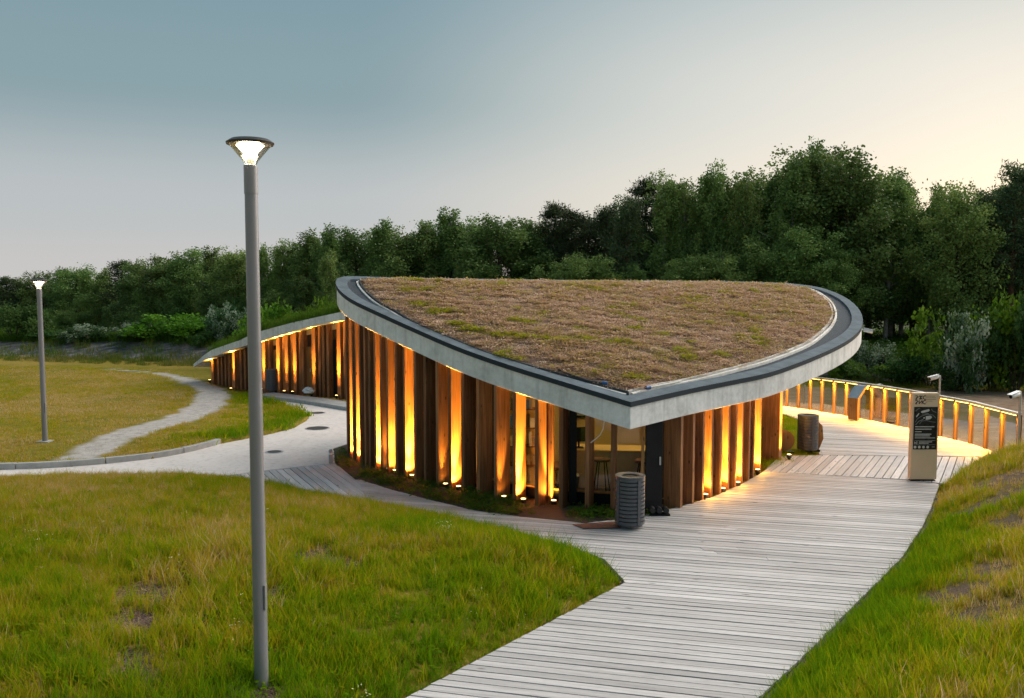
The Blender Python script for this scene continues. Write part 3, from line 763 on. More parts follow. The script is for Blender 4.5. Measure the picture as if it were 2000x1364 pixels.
for i in range(0, len(GL) - 1):
    a, b = GL[i], GL[i + 1]
    pm = MB(); pm.hexa([(a[0], a[1], .27), (b[0], b[1], .27), (b[0], b[1] + .012, .27), (a[0], a[1] + .012, .27)], [(x, y, zb(x, y) - .05) for x, y in (a, b, (b[0], b[1] + .012), (a[0], a[1] + .012))])
    pm.build('window_pane', M_glass, pav)
for i in range(len(GR) - 1):
    a, b = GR[i], GR[i + 1]
    pm = MB(); pm.hexa([(a[0], a[1], .12), (b[0], b[1], .12), (b[0] - .01, b[1] + .01, .12), (a[0] - .01, a[1] + .01, .12)], [(x, y, zb(x, y) - .05) for x, y in (a, b, (b[0] - .01, b[1] + .01), (a[0] - .01, a[1] + .01))])
    pm.build('window_pane', M_glass, pav)
rail = MB()
for i in range(len(GL) - 1):
    a, b = GL[i], GL[i + 1]
    q = [(a[0], a[1] - .03), (b[0], b[1] - .03), (b[0], b[1] + .05), (a[0], a[1] + .05)]
    rail.hexa([(x, y, .24) for x, y in q], [(x, y, .27) for x, y in q])
rail.build('window_sill', M_fpost, pav)
for i in (0, 2, 4, 6):
    a = GL[i]
    mm = MB(); q = [(a[0] - .03, a[1] + .015), (a[0] + .03, a[1] + .015), (a[0] + .03, a[1] + .08), (a[0] - .03, a[1] + .08)]
    mm.hexa([(x, y, .24) for x, y in q], [(x, y, zb(x, y) - .01) for x, y in q]); mm.build('window_mullion', M_black, pav)
# broad black steel column inside the left glazing, wooden corner batten, black door leaf right of the corner
a = Vector(G(1117, 989)); mm = MB(); q = [(a.x - .05, a.y + .12), (a.x + .10, a.y + .10), (a.x + .10, a.y + .3), (a.x - .05, a.y + .3)]
mm.hexa([(x, y, 0) for x, y in q], [(x, y, zb(x, y) - .01) for x, y in q]); mm.build('steel_column', M_black, pav)
a = Vector(G(1254, 1004)); mm = MB(); q = [(a.x - .025, a.y), (a.x + .03, a.y), (a.x + .03, a.y + .05), (a.x - .025, a.y + .05)]
mm.hexa([(x, y, 0) for x, y in q], [(x, y, zb(x, y) - .004) for x, y in q]); mm.build('corner_batten', M_fpost, pav)
a = Vector(G(1260, 1003)); b = Vector(G(1293, 998))
mm = MB(); q = [(a.x, a.y), (b.x, b.y), (b.x, b.y + .09), (a.x, a.y + .09)]
mm.hexa([(x, y, .02) for x, y in q], [(x, y, zb(x, y) - .004) for x, y in q]); door = mm.build('door', M_black, pav, bevel=.008)
mm = MB(); c = (b.x - .05, b.y - .02, 1.0); mm.box((b.x - .055, b.y - .035, 1.0), (.03, .03, .16)); mm.box((b.x - .055, b.y - .012, 1.0), (.018, .03, .018)); mm.build('handle', M_galv, door)
# room
room = [GL[0], (GL[0][0] + .25, 19.6), (GL[0][0] + .3, 21.4), (2.6, 21.6), (4.4, 20.4), (5.0, 19.7)]
wall_strip(room, 0, zb, .1, 'interior_wall', M_int_wall, pav, 1)
m = MB(); m.prism([GL[0], GL[3], GL[-1], (3.3, 17.7), (5.0, 19.7), (4.4, 20.4), (2.6, 21.6), (GL[0][0] + .3, 21.4)], -.1, .06); m.build('interior_floor', M_int_floor, pav)
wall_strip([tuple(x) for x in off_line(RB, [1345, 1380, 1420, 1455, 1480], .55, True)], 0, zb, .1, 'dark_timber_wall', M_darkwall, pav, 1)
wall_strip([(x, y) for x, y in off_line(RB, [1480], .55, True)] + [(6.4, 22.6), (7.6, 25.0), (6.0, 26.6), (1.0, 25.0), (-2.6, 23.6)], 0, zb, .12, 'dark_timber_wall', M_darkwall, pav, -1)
# ceiling lamps of the room
m = MB(); m.box((1.0, 19.3, zb(1.0, 19.3) - .12), (1.5, .10, .05)); m.build('ceiling_lamp', M_ceil_lamp, pav)
m = MB(); m.box((2.9, 18.7, zb(2.9, 18.7) - .14), (.8, .10, .05)); m.build('ceiling_lamp', M_ceil_lamp, pav)

# things standing in the room
cn = empty('reception_counter', (2.6, 18.7, .06), 'long pale wooden counter standing inside the corner window', 'counter')
m = MB(); m.box((2.25, 18.75, .46), (2.1, .55, .8), R(-6)); m.build('counter_body', M_counter, cn, bevel=.01)
m = MB(); m.box((2.25, 18.72, .885), (2.2, .66, .045), R(-6)); m.build('counter_top', M_int_wall, cn, bevel=.008)
ch = empty('office_chair', (.95, 18.55, .06), 'dark red upholstered chair with reclined back behind the left glass', 'chair')
m = MB(); m.box((.95, 18.6, .52), (.5, .5, .09)); m.build('seat', M_dark_red, ch, bevel=.03)
m = MB(); m.box((.72, 18.7, .95), (.09, .46, .8), M=(Matrix.Rotation(R(-14), 3, 'Y'))); m.build('backrest', M_dark_red, ch, bevel=.03)
m = MB(); m.tube([(.95, 18.6, .1), (.95, 18.6, .48)], .03); m.build('column', M_black, ch)
for k in range(5):
    a = k * 2 * math.pi / 5; m = MB(); m.tube([(.95, 18.6, .13), (.95 + .28 * math.cos(a), 18.6 + .28 * math.sin(a), .09)], .02, 6); m.build('leg', M_black, ch)
mo = empty('screen', (1.2, 18.9, .9), 'dark computer screen on the counter behind the window', 'screen')
m = MB(); m.box((1.45, 18.7, 1.2), (.5, .03, .32), R(20)); m.build('display', M_black, mo, bevel=.006)
m = MB(); m.tube([(1.45, 18.72, .91), (1.45, 18.72, 1.08)], .02); m.build('stand', M_black, mo)
m = MB(); m.box((1.45, 18.72, .915), (.2, .16, .015)); m.build('foot', M_black, mo)
sf = empty('bookshelf', (.2, 20.6, .06), 'tall dark shelf with boxes and books inside the pavilion', 'shelf')
for sx_ in (-.25, .65):
    m = MB(); m.box((sx_, 20.9, 1.06), (.03, .34, 2.0)); m.build('side_panel', M_dark_red, sf)
for zz in (.1, .55, 1.0, 1.45, 1.9):
    m = MB(); m.box((.2, 20.9, zz), (.87, .32, .03)); m.build('shelf', M_dark_red, sf)
    x_ = -.2
    while x_ < .55 and zz < 1.8:
        w_ = random.uniform(.04, .14); h_ = random.uniform(.18, .34); m = MB(); m.box((x_ + w_ / 2, 20.86, zz + .016 + h_ / 2), (w_, .2, h_)); m.build('book', random.choice([M_print, M_grey, M_counter, M_logo, M_blue]), sf); x_ += w_ + random.uniform(.01, .08)
for px_, pz_, lab in ((1.55, 1.55, 'dark framed picture on the left of the interior back wall'), (2.5, 1.6, 'dark framed picture near the middle of the interior back wall')):
    e = empty('picture', (px_, 21.3, pz_), lab, 'picture')
    m = MB(); m.box((px_, 21.44, pz_), (.62, .03, .8)); m.build('frame', M_black, e)
    m = MB(); m.box((px_, 21.42, pz_), (.5, .012, .68)); m.build('print', M_print_g, e)
for px_, py_, lab in ((1.9, 18.2, 'dark bar stool before the counter, nearest the black column'), (2.75, 18.05, 'dark bar stool before the counter near the pavilion corner')):
    e = empty('stool', (px_, py_, .06), lab, 'stool')
    m = MB(); m.lathe([(.17, .66), (.18, .68), (.18, .71), (.16, .72)], 16, (px_, py_, .06)); m.build('seat', M_dark_red, e)
    for k in range(4):
        a = k * math.pi / 2 + .4; m = MB(); m.tube([(px_ + .1 * math.cos(a), py_ + .1 * math.sin(a), .72), (px_ + .2 * math.cos(a), py_ + .2 * math.sin(a), .06)], .014, 6); m.build('leg', M_black, e)
# plastic crate behind the glass
m = MB(); q0, q1 = .10, .13
m.hexa([(1.26 - q0, 17.75 - q0, .27), (1.26 + q0, 17.75 - q0, .27), (1.26 + q0, 17.75 + q0, .27), (1.26 - q0, 17.75 + q0, .27)], [(1.26 - q1, 17.75 - q1, .52), (1.26 + q1, 17.75 - q1, .52), (1.26 + q1, 17.75 + q1, .52), (1.26 - q1, 17.75 + q1, .52)])
o = m.build('storage_box', M_grey, None, bevel=.01); tag(o, 'small grey storage box on the sill behind the window', 'box')
# cable hanging from the roof edge in front of the glass
a = AT(1180, 824, 17.0); b = AT(1152, 866, 17.0); m = MB(); m.tube([a, AT(1178, 838, 17.0), AT(1172, 850, 17.0), AT(1163, 858, 17.0), b], .012, 6)
o = m.build('cable', M_whitep, None, smooth=True); tag(o, 'thin pale cable dangling from the roof slab in front of the window', 'cable')

# ---- irrigation hoses with blue caps on the roof
for (uv, lab) in (([(1090, 722), (1120, 734), (1150, 744), (1178, 748.5)], 'black hose with blue end cap on the left roof edge'), ([(1330, 744), (1305, 750), (1285, 754), (1268, 757)], 'pale hose with blue end cap on the right roof edge')):
    pts = [ON_PLANE(u, v, (PT[0] + .10, PT[1], PT[2])) for u, v in uv]
    e = empty('irrigation_hose', pts[0], lab, 'hose', 'hoses on the sedum roof')
    m = MB(); m.tube(pts, .018, 8); m.build('hose', M_black_edge if uv[0][0] < 1200 else M_white_edge, e, smooth=True)
    d = (Vector(pts[-1]) - Vector(pts[-2])).normalized(); m = MB(); m.tube([Vector(pts[-1]) - d * .02, Vector(pts[-1]) + d * .09], .042, 12); m.build('end_cap', M_blue, e, smooth=True)
# ---- security camera on the roof edge
def cctv(name, base, top, yaw, lab, grp, pole=True, s=1.0):
    e = empty(name, base, lab, 'security camera', grp)
    b, t = Vector(base), Vector(top)
    if pole:
        m = MB(); m.tube([b, t + Vector((0, 0, .03))], .03 * s, 10); m.build('pole', M_galv, e, smooth=True)
        m = MB(); m.box((b.x, b.y, b.z + .01), (.16, .16, .02)); m.build('base_plate', M_galv, e)
    d = Vector((math.cos(yaw), math.sin(yaw), -.22)).normalized()
    a = t + d * .06; c = t + d * .36 * s
    m = MB(); m.tube([t, a], .018, 8); m.build('bracket', M_whitep, e)
    m = MB(); m.tube([a, a + d * .02, c - d * .02, c], [.05 * s, .062 * s, .062 * s, .055 * s], 14); hb = m.build('housing', M_whitep, e, smooth=True)
    m = MB(); m.tube([c, c + d * .006], .045 * s, 14); m.build('lens', M_black, hb)
    side = Vector((-d.y, d.x, 0)).normalized(); m = MB(); up = Vector((0, 0, .066 * s))
    m.hexa([a + up - side * .06 * s, a + up + side * .06 * s, c + d * .06 + up + side * .06 * s, c + d * .06 + up - side * .06 * s], [q + Vector((0, 0, .008)) for q in (a + up - side * .06 * s, a + up + side * .06 * s, c + d * .06 + up + side * .06 * s, c + d * .06 + up - side * .06 * s)])
    m.build('sun_shield', M_whitep, hb)
    return e
pc = ON_PLANE(1680, 648, PT); cctv('security_camera', pc, (pc[0] + .03, pc[1], pc[2] + .06), R(-15), 'small white camera fixed to the right tip of the sedum roof', 'security cameras', pole=False, s=.8)

# ------------------------------------------------------------------ side wing
wing = empty('side_wing', (-10, 37, 0), 'low far wing with glowing timber posts and a concrete roof edge sloping to the grass', 'building')
WB = [(385, 748), (414, 750), (459, 758.6), (515.6, 765), (560, 769), (613.6, 773.5), (661, 778), (690, 781), (720, 784)]
WT = [(386.7, 712), (423, 685.6), (482.6, 664.5), (512.5, 650), (581, 631), (672.7, 610.8), (720, 604)]
WBT = [(386.7, 717), (414, 703), (482.6, 678.5), (546, 659), (616, 639), (676, 626.6), (720, 620)]
us_ = np.linspace(387, 720, 26); lo3 = []; hi3 = []; wl2 = []
for u in us_:
    p, t, nn = frame_at(WB, u, 12); q = p + nn * .30
    vt = float(np.interp(u, [k[0] for k in WT], [k[1] for k in WT])); vb = float(np.interp(u, [k[0] for k in WBT], [k[1] for k in WBT]))
    uu = u
    zt, zl = AT(uu, vt, q.y)[2], AT(uu, vb, q.y)[2]
    lo3.append((q.x, q.y, zl)); hi3.append((q.x, q.y, zt)); wl2.append((p, t, nn, zl))
k = len(us_); m = MB(); back = Vector((.45, .89, 0))
bh = [tuple(Vector(p) + back * (5.5 if i > 2 else 1.5 + i * 1.6) + Vector((0, 0, -.12))) for i, p in enumerate(hi3)]; bl = [tuple(Vector(p) - Vector((0, 0, hi3[i][2] - lo3[i][2]))) for i, p in enumerate(bh)]
P = lo3 + hi3 + bh + bl; F = []
for i in range(k - 1):
    for a, b in ((0, 1), (1, 2), (2, 3), (3, 0)): F.append((a * k + i, a * k + i + 1, b * k + i + 1, b * k + i))
F += [(0, k, 2 * k, 3 * k), (k - 1, 2 * k - 1, 3 * k - 1, 4 * k - 1)]
m.add(P, F); m.build('roof_slab', M_conc, wing)
def wz(x, y):
    j = min(range(k), key=lambda i: (lo3[i][0] - x) ** 2 + (lo3[i][1] - y) ** 2); return lo3[j][2]
WLIT = {413: 1, 455: 1, 513: 1, 541: 1, 557: 1, 573: 1, 610: 1, 659: 1}
WUPL = []
for u in (413, 421, 428, 435, 442, 449, 455, 465, 473, 481, 490, 499, 506, 513, 521, 541, 549, 557, 565, 573, 581, 586, 610, 619, 626, 635, 659, 668, 678, 690):
    p, t, nn = frame_at(WB, u, 10)
    if u not in WLIT: p = p - nn * .10
    fin(p, t, nn, .20 if u in WLIT else .14, .24, -.05, wing, M_post, wz)
    if u in WLIT: WUPL.append((p + t * .10 + nn * .15, nn, t, u))
wline = []
for u in np.linspace(404, 720, 22):
    p, t, nn = frame_at(WB, u, 10); q = p - nn * .34; wline.append((q.x, q.y))
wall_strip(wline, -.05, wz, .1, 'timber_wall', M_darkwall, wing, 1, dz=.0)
m = MB()
for i in range(len(wline) - 1):
    a, b = wline[i], wline[i + 1]; za, zb2 = wz(*a), wz(*b); q = [(a[0] - .03, a[1] - .05), (b[0] - .03, b[1] - .05), b, a]
    m.hexa([(q[0][0], q[0][1], za - .22), (q[1][0], q[1][1], zb2 - .22), (q[2][0], q[2][1], zb2 - .22), (q[3][0], q[3][1], za - .22)], [(q[0][0], q[0][1], za - .004), (q[1][0], q[1][1], zb2 - .004), (q[2][0], q[2][1], zb2 - .004), (q[3][0], q[3][1], za - .004)])
m.build('lintel_board', M_counter, wing)
for (u0, u1, ztop, nm, mt) in ((526, 537, 1.75, 'door', M_fpost), (587.5, 602, 1.95, 'door', M_fpost), (643, 656, 2.3, 'door', M_black)):
    a, t, nn = frame_at(WB, u0, 8); b, _, _ = frame_at(WB, u1, 8); a = a - nn * .26; b = b - nn * .26
    m = MB(); m.hexa([(a.x, a.y, 0), (b.x, b.y, 0), (b.x - nn.x * .05, b.y - nn.y * .05, 0), (a.x - nn.x * .05, a.y - nn.y * .05, 0)], [(a.x, a.y, ztop), (b.x, b.y, ztop), (b.x - nn.x * .05, b.y - nn.y * .05, ztop), (a.x - nn.x * .05, a.y - nn.y * .05, ztop)])
    d = m.build(nm, mt, wing, bevel=.01)
    h = b + nn * .03 - t * .08; m = MB(); m.box((h.x, h.y, 1.0), (.03, .03, .14)); m.build('handle', M_galv, d)
    if u0 == 587.5:
        for zz in (1.02, 1.10, 1.18):
            c = (a + b) / 2 + nn * .012; m = MB(); m.box((c.x, c.y, zz), (.2, .012, .02), math.atan2(t.y, t.x)); m.build('vent_slot', M_post, d)
# entrance ledge in front of the wing
lp = resample(LEDGE, .6)
m = MB(); nn_ = normals2(lp); lb = [(p[0] + q[0] * .9, p[1] + q[1] * .9) for p, q in zip(lp, nn_)]
m.prism(lp + lb[::-1], -.12, .13); tag(m.build('entrance_ledge', M_ledge, bevel=.015), kind='structure')
# ------------------------------------------------------------------ uplights
def uplight(p, t, nn, z, power, lab, grp, lean=.05, size=R(140), depth=.0, parent_scale=1.0, warm=(1.0, .485, .065), tall=0, cone=R(30), spill=0):
    e = empty('ground_spotlight', (p.x, p.y, z), lab, 'spotlight', grp)
    m = MB(); m.lathe([(.035, 0), (.04, .01), (.04, .05)], 12, (p.x, p.y, z)); m.build('stake_base', M_black, e)
    m = MB(); m.lathe([(.05, .045), (.065, .07), (.065, .13), (.058, .135)], 14, (p.x, p.y, z)); m.build('housing', M_bronze, e, smooth=True)
    m = MB(); m.lathe([(.05, .1355), (.05, .138)], 14, (p.x, p.y, z)); m.build('lens', M_uplens, e)
    ld = bpy.data.lights.new('spotlight_beam', 'SPOT'); lo = bpy.data.objects.new('spotlight_beam', ld); COL.objects.link(lo)
    ld.energy = power; ld.color = warm; ld.spot_size = size; ld.spot_blend = 1.0; ld.shadow_soft_size = .04
    lo.parent = e; lo.location = (0, 0, .16)
    ld.energy = power; k_ = 1
    aim = Vector((-t.x * lean - nn.x * lean * depth * 2, -t.y * lean - nn.y * lean * depth * 2, 1.0)).normalized()
    lo.rotation_euler = aim.to_track_quat('-Z', 'Y').to_euler()
    if spill:
        l3 = bpy.data.lights.new('spotlight_spill', 'POINT'); o3 = bpy.data.objects.new('spotlight_spill', l3); COL.objects.link(o3)
        l3.energy = spill; l3.color = warm; l3.shadow_soft_size = .05; o3.parent = e; o3.location = (nn.x * .10, nn.y * .10, .28)
    if tall:
        l2 = bpy.data.lights.new('spotlight_beam', 'SPOT'); o2 = bpy.data.objects.new('spotlight_beam', l2); COL.objects.link(o2)
        l2.energy = tall; l2.color = warm; l2.spot_size = cone; l2.spot_blend = 1.0; l2.shadow_soft_size = .04; o2.parent = e; o2.location = (0, 0, .165)
        a2 = Vector((-t.x * .085, -t.y * .085, 1.0)).normalized(); o2.rotation_euler = a2.to_track_quat('-Z', 'Y').to_euler()
    return e
ORD = ['first', 'second', 'third', 'fourth', 'fifth', 'sixth', 'seventh', 'eighth', 'ninth', 'tenth', 'eleventh', 'twelfth', 'thirteenth', 'fourteenth', 'fifteenth', 'sixteenth', 'seventeenth']
nl = nr = 0
for p, t, nn, lit, u in UPL:
    if lit in (1, 2, 5):  # the dimmest kind are extra spotlights, added to redden fins that catch reflected light
        lab = '%s ground spotlight from the left at the foot of the curved fin wall' % ORD[nl]; nl += 1
        uplight(p, t, nn, -.07, (420 if lit == 1 else 160 if lit == 2 else 6), lab, 'spotlights along the fin wall', tall=random.uniform(5500, 9500) if lit == 1 else 3500 if lit == 2 else random.uniform(350, 700))
    elif lit == 3:
        lab = '%s ground spotlight from the black door along the right fin wall' % ORD[nr]; nr += 1
        uplight(p, t, nn, -.05, 420, lab, 'spotlights along the right fin wall', lean=.06, tall=random.uniform(1300, 2400), spill=9)
    else:
        uplight(p, t, nn, .0, 260, 'ground spotlight at the thick end post facing the walkway', 'spotlights along the right fin wall', lean=.07, tall=4000)
for i, (p, t, nn, u) in enumerate(WUPL):
    uplight(p, t, nn, float(ground(np.array([p.x]), np.array([p.y]))[0]) if u < 500 else .0, 120, '%s ground spotlight from the left in front of the far side wing' % ORD[i], 'spotlights along the side wing', lean=.05, size=R(50), tall=random.uniform(4200, 6500), cone=R(17))

# ------------------------------------------------------------------ street lamps
def street_lamp(base, H, r, lab, lit, glow):
    x, y, z = base
    e = empty('street_lamp', base, lab, 'street lamp', 'street lamps')
    m = MB(); m.lathe([(r * 1.04, -.05), (r * 1.0, .02), (r * .93, H * .62), (r * .895, H * .87)], 24, base); pl = m.build('pole', M_pole, e, smooth=True)
    m = MB(); m.box((x + r * .93, y - r * .3, z + .95), (.012, .07, .26)); m.build('service_hatch', M_pole, pl)
    m = MB(); m.lathe([(r * .897, H * .87), (r * .88, H * .93), (r * .88, H * .945)], 24, base); m.build('upper_pole', M_pole, e, smooth=True)
    m = MB(); m.lathe([(r * .95, H * .905), (r * .95, H * .955), (r * .5, H * .957)], 24, base); m.build('collar', M_pole, e, smooth=True)
    s = r / .07; t = H * .957
    m = MB(); m.lathe([(.058 * s, t), (.075 * s, t + .035), (.205 * s, t + .20), (.2 * s, t + .2), (.07 * s, t + .04), (.05 * s, t + .006)], 28, base, caps=False); m.build('glass_cone', M_lamp_glass, e, smooth=True)
    m = MB(); m.lathe([(.03 * s, t), (.04 * s, t + .05), (.022 * s, t + .075)], 16, base); m.build('lamp_holder', M_whitep, e, smooth=True)
    m = MB(); m.lathe([(.02 * s, t + .072), (.055 * s, t + .10), (.11 * s, t + .165), (.13 * s, t + .188)], 20, base); m.build('bulb', M_lampglow, e, smooth=True)
    m = MB(); m.lathe([(.16 * s, t + .19), (.222 * s, t + .195), (.228 * s, t + .215), (.18 * s, t + .248), (.06 * s, t + .262)], 28, base); m.build('cap', M_bronze, e, smooth=True)
    if glow > 80: m = MB(); m.box((x, y, z + .0), (.34 * s, .34 * s, .05)); m.build('foot_slab', M_kerb, e)
    ld = bpy.data.lights.new('lamp_light', 'POINT'); lo = bpy.data.objects.new('lamp_light', ld); COL.objects.link(lo)
    ld.energy = glow; ld.color = (1, .82, .55); ld.shadow_soft_size = .10 * s; lo.parent = e; lo.location = (0, 0, t + .13)
    return e
b = HIT(511, 1338); Hn = AT(485, 268, b[1])[2] - b[2]
print('near lamp', b, Hn)
street_lamp(b, (Hn - .262 * .0725 / .07) / .957, .0725, 'tall grey street lamp in the foreground meadow, nearest the camera', 1, 60)
b = HIT(88, 863); Hf = AT(80, 545, b[1])[2] - b[2]
street_lamp(b, (Hf - .262) / .957, .07, 'distant lit street lamp standing in the dry field before the trees', 1, 260)

# ------------------------------------------------------------------ litter bins
def slat_bin(c, H, r, lab, rz=0.0, mat=None):
    mat = mat or M_bin; x, y, z = c
    e = empty('litter_bin', c, lab, 'litter bin', 'slatted litter bins')
    m = MB(); m.lathe([(r * .35, 0), (r * .35, .05), (r * .9, .055), (r * .9, .075)], 22, c); m.build('foot', mat, e)
    m = MB(); m.lathe([(r * .86, .07), (r * .86, H - .03)], 26, c); m.build('liner', M_liner, e, smooth=True)
    n_ = 12; h = (H - .10) / n_
    for k in range(n_):
        z0 = .075 + k * h; m = MB(); rr = r * (1 + .004 * math.sin(k * 2.3))
        m.lathe([(r * .87, z0 + .012), (rr, z0 + .012), (rr, z0 + h - .006), (r * .87, z0 + h - .006)], 28, c, caps=False)
        m.build('slat', mat, e, smooth=True)
    m = MB(); m.lathe([(r * .55, H - .028), (r * 1.02, H - .028), (r * 1.02, H), (r * .62, H - .004), (r * .55, H - .012)], 28, c, caps=False); m.build('lid_ring', mat, e, smooth=True)
    for k in range(4):
        a = rz + k * math.pi / 2; m = MB(); m.box((x + r * 1.012 * math.cos(a), y + r * 1.012 * math.sin(a), z + .07 + (H - .1) / 2), (.014, .07, H - .12), a); m.build('upright', mat, e)
    return e
c = G(1230, 1030); slat_bin((c[0], c[1], .005), .965, .27, 'graphite slatted round bin at the pointed corner of the pavilion', R(30))
c = G(1577, 882); slat_bin((c[0], c[1], .005), .99, .27, 'slatted round bin on the boardwalk by the grass island', R(10))
c = G(531, 771.5); slat_bin((c[0], c[1], .13), .92, .24, 'small grey bin standing against the far side wing', R(10))
# wooden bench end behind the second bin
c = G(1596, 884); e = empty('curved_bench', (c[0], c[1], 0), 'brown curved wooden bench end just behind the boardwalk bin', 'bench')
prof = [(-.24, .02), (.06, .02), (.19, .35), (.16, .70), (-.02, .88), (-.24, .88)]
for k, dz in enumerate((0.0, .12, .24)):
    m = MB(); m.hexa([(c[0] + px_, c[1] + .08 + dz, pz) for px_, pz in prof], [(c[0] + px_, c[1] + .19 + dz, pz) for px_, pz in prof]); m.build('slat', M_fpost, e, bevel=.01)
m = MB(); m.box((c[0] - .05, c[1] + .26, .03), (.3, .4, .05)); m.build('foot', M_black, e)
# round stone-wheel at the end post
c = G(1541, 886); e = empty('hose_reel', (c[0], c[1] + .1, 0), 'pale round hose reel leaning beside the glowing end post', 'hose reel')
def disc(y0, y1, r, mat, nm):
    m = MB(); n_ = 24; A_ = [(c[0] - .12 + r * math.cos(2 * math.pi * k / n_), c[1] + y0, .34 + r * math.sin(2 * math.pi * k / n_)) for k in range(n_)]
    m.hexa(A_, [(x, y + (y1 - y0), z) for x, y, z in A_]); return m.build(nm, mat, e)
disc(.02, .05, .27, M_fpost, 'flange'); disc(.05, .15, .18, M_black, 'drum'); disc(.15, .18, .27, M_fpost, 'flange')
m = MB(); m.box((c[0] - .12, c[1] + .1, .02), (.5, .22, .03)); m.build('stand', M_black, e)

# dark floor spotlights and cable box by the door
c = G(1285, 1003); e = empty('shoe_scraper', (c[0], c[1] - .1, 0), 'black boot scraper with brushes beside the black door', 'boot scraper')
m = MB(); m.box((c[0], c[1] - .1, .02), (.4, .22, .03)); m.build('base', M_black, e)
for s_ in (-.13, 0, .13):
    m = MB(); m.tube([(c[0] + s_, c[1] - .19, .10), (c[0] + s_, c[1] - .01, .10)], .055, 10); m.build('brush', M_liner, e)
# rusty plate on the deck corner by the bin
q = GP([(1118, 1026), (1205, 1019.5), (1212, 1033), (1140, 1034)])
m = MB(); m.prism(q, .008, .016); o = m.build('steel_plate', M_rust); tag(o, 'flat rusty brown steel plate lying on the deck beside the bin', 'steel plate')
# small white bollard where the path meets the bed
c = G(646, 905); e = empty('marker_post', (c[0], c[1], 0), 'short pale marker post where the path meets the planting bed', 'marker post')
m = MB(); m.lathe([(.05, 0), (.05, .32), (.03, .35)], 12, (c[0], c[1], 0)); m.build('shaft', M_kerb, e, smooth=True)
m = MB(); m.lathe([(.052, .22), (.052, .27)], 12, (c[0], c[1], 0)); m.build('band', M_whitep, e, smooth=True)
# white bag by the wing
c = G(603, 777); rr = random.Random(4); m = MB(); n1_, n2_ = 12, 8; Pb = []; Fb = []
for i in range(n2_ + 1):
    for j in range(n1_):
        th = math.pi * i / n2_; ph = 2 * math.pi * j / n1_; r_ = 1 + rr.uniform(-.22, .22)
        Pb.append((c[0] + .25 * r_ * math.sin(th) * math.cos(ph), c[1] + .18 * r_ * math.sin(th) * math.sin(ph), .13 + .14 + .14 * math.cos(th) * (1 + rr.uniform(-.1, .25) * (i < 3))))
for i in range(n2_):
    for j in range(n1_): Fb.append((i * n1_ + j, i * n1_ + (j + 1) % n1_, (i + 1) * n1_ + (j + 1) % n1_, (i + 1) * n1_ + j))
m.add(Pb, Fb); o = m.build('rubbish_bag', M_bag); tag(o, 'crumpled white rubbish bag lying on the ledge by the side wing', 'bag')

# ------------------------------------------------------------------ information sign
c0 = G(1777.5, 940); c1 = G(1829, 940); W = c1[0] - c0[0]; sy = c0[1]; sx = (c0[0] + c1[0]) / 2; SH = AT(1803, 768, sy)[2]
sg = empty('information_sign', (sx, sy, 0), 'upright tan information board with black map panel standing on the boardwalk', 'sign')
m = MB(); m.box((sx, sy + .07, SH / 2 + .02), (W, .14, SH - .04)); m.build('board', M_tan, sg, bevel=.008)
m = MB(); m.box((sx, sy + .07, .012), (W * .93, .12, .024)); m.build('foot', M_black, sg)
zt, zbt = AT(1803, 795, sy)[2], AT(1803, 878, sy)[2]; pw = W * .885; pxc = sx + W * .005
m = MB(); m.box((pxc, sy - .004, (zt + zbt) / 2), (pw, .010, zt - zbt)); pn = m.build('map_panel', M_panel, sg)
ph = zt - zbt
def pr(items, mat, nm, par, yy=-.0105):
    m = MB()
    for (x0, x1, y0, y1) in items:       # fractions of the panel
        X0, X1 = pxc - pw / 2 + x0 * pw, pxc - pw / 2 + x1 * pw; Z0, Z1 = zt - y1 * ph, zt - y0 * ph
        m.add([(X0, sy + yy, Z0), (X1, sy + yy, Z0), (X1, sy + yy, Z1), (X0, sy + yy, Z1)], [(0, 1, 2, 3)])
    return m.build(nm, mat, par, fix=False)
def pq(polys, mat, nm, par, yy=-.0105):
    m = MB()
    for poly in polys: m.add([(pxc - pw / 2 + a * pw, sy + yy, zt - b_ * ph) for a, b_ in poly], [tuple(range(len(poly)))])
    return m.build(nm, mat, par, fix=False)
pr([(.06, .88, .455, .475), (.06, .76, .512, .532), (.06, .34, .575, .59), (.06, .76, .63, .65), (.06, .70, .672, .69), (.06, .93, .72, .735), (.05, .95, .785, .79), (.24, .80, .815, .83), (.24, .66, .845, .86), (.05, .95, .888, .892), (.14, .17, .805, .875), (.80, .92, .935, .945)], M_print, 'text_lines', pn)
pr([(.05, .11, .83, .86), (.05, .07, .81, .875)], M_print, 'wheelchair_mark', pn)
circ = []
for k in range(4):
    cxk, cyk = .085 + k * .18, .945; circ.append([(cxk + .058 * math.cos(a * math.pi / 8), cyk + .032 * math.sin(a * math.pi / 8)) for a in range(16)])
pq(circ, M_print, 'round_pictograms', pn)
def band(pts, w):
    out = []
    for (a, b_), (c_, d_) in zip(pts[:-1], pts[1:]):
        dx_, dy_ = (c_ - a) * pw, (d_ - b_) * ph; l = math.hypot(dx_, dy_); nx_, ny_ = -dy_ / l * w / pw, dx_ / l * w / ph
        out.append([(a + nx_, b_ + ny_), (c_ + nx_, d_ + ny_), (c_ - nx_, d_ - ny_), (a - nx_, b_ - ny_)])
    return out
pq([[(.30, .10), (.62, .05), (.66, .075), (.62, .105), (.34, .145), (.29, .13)], [(.50, .22), (.70, .205), (.77, .24), (.70, .285), (.50, .305)], [(.08, .22), (.20, .14), (.22, .16), (.11, .245)], [(.40, .245), (.46, .24), (.46, .27), (.40, .275)]], M_print, 'map_shapes', pn)
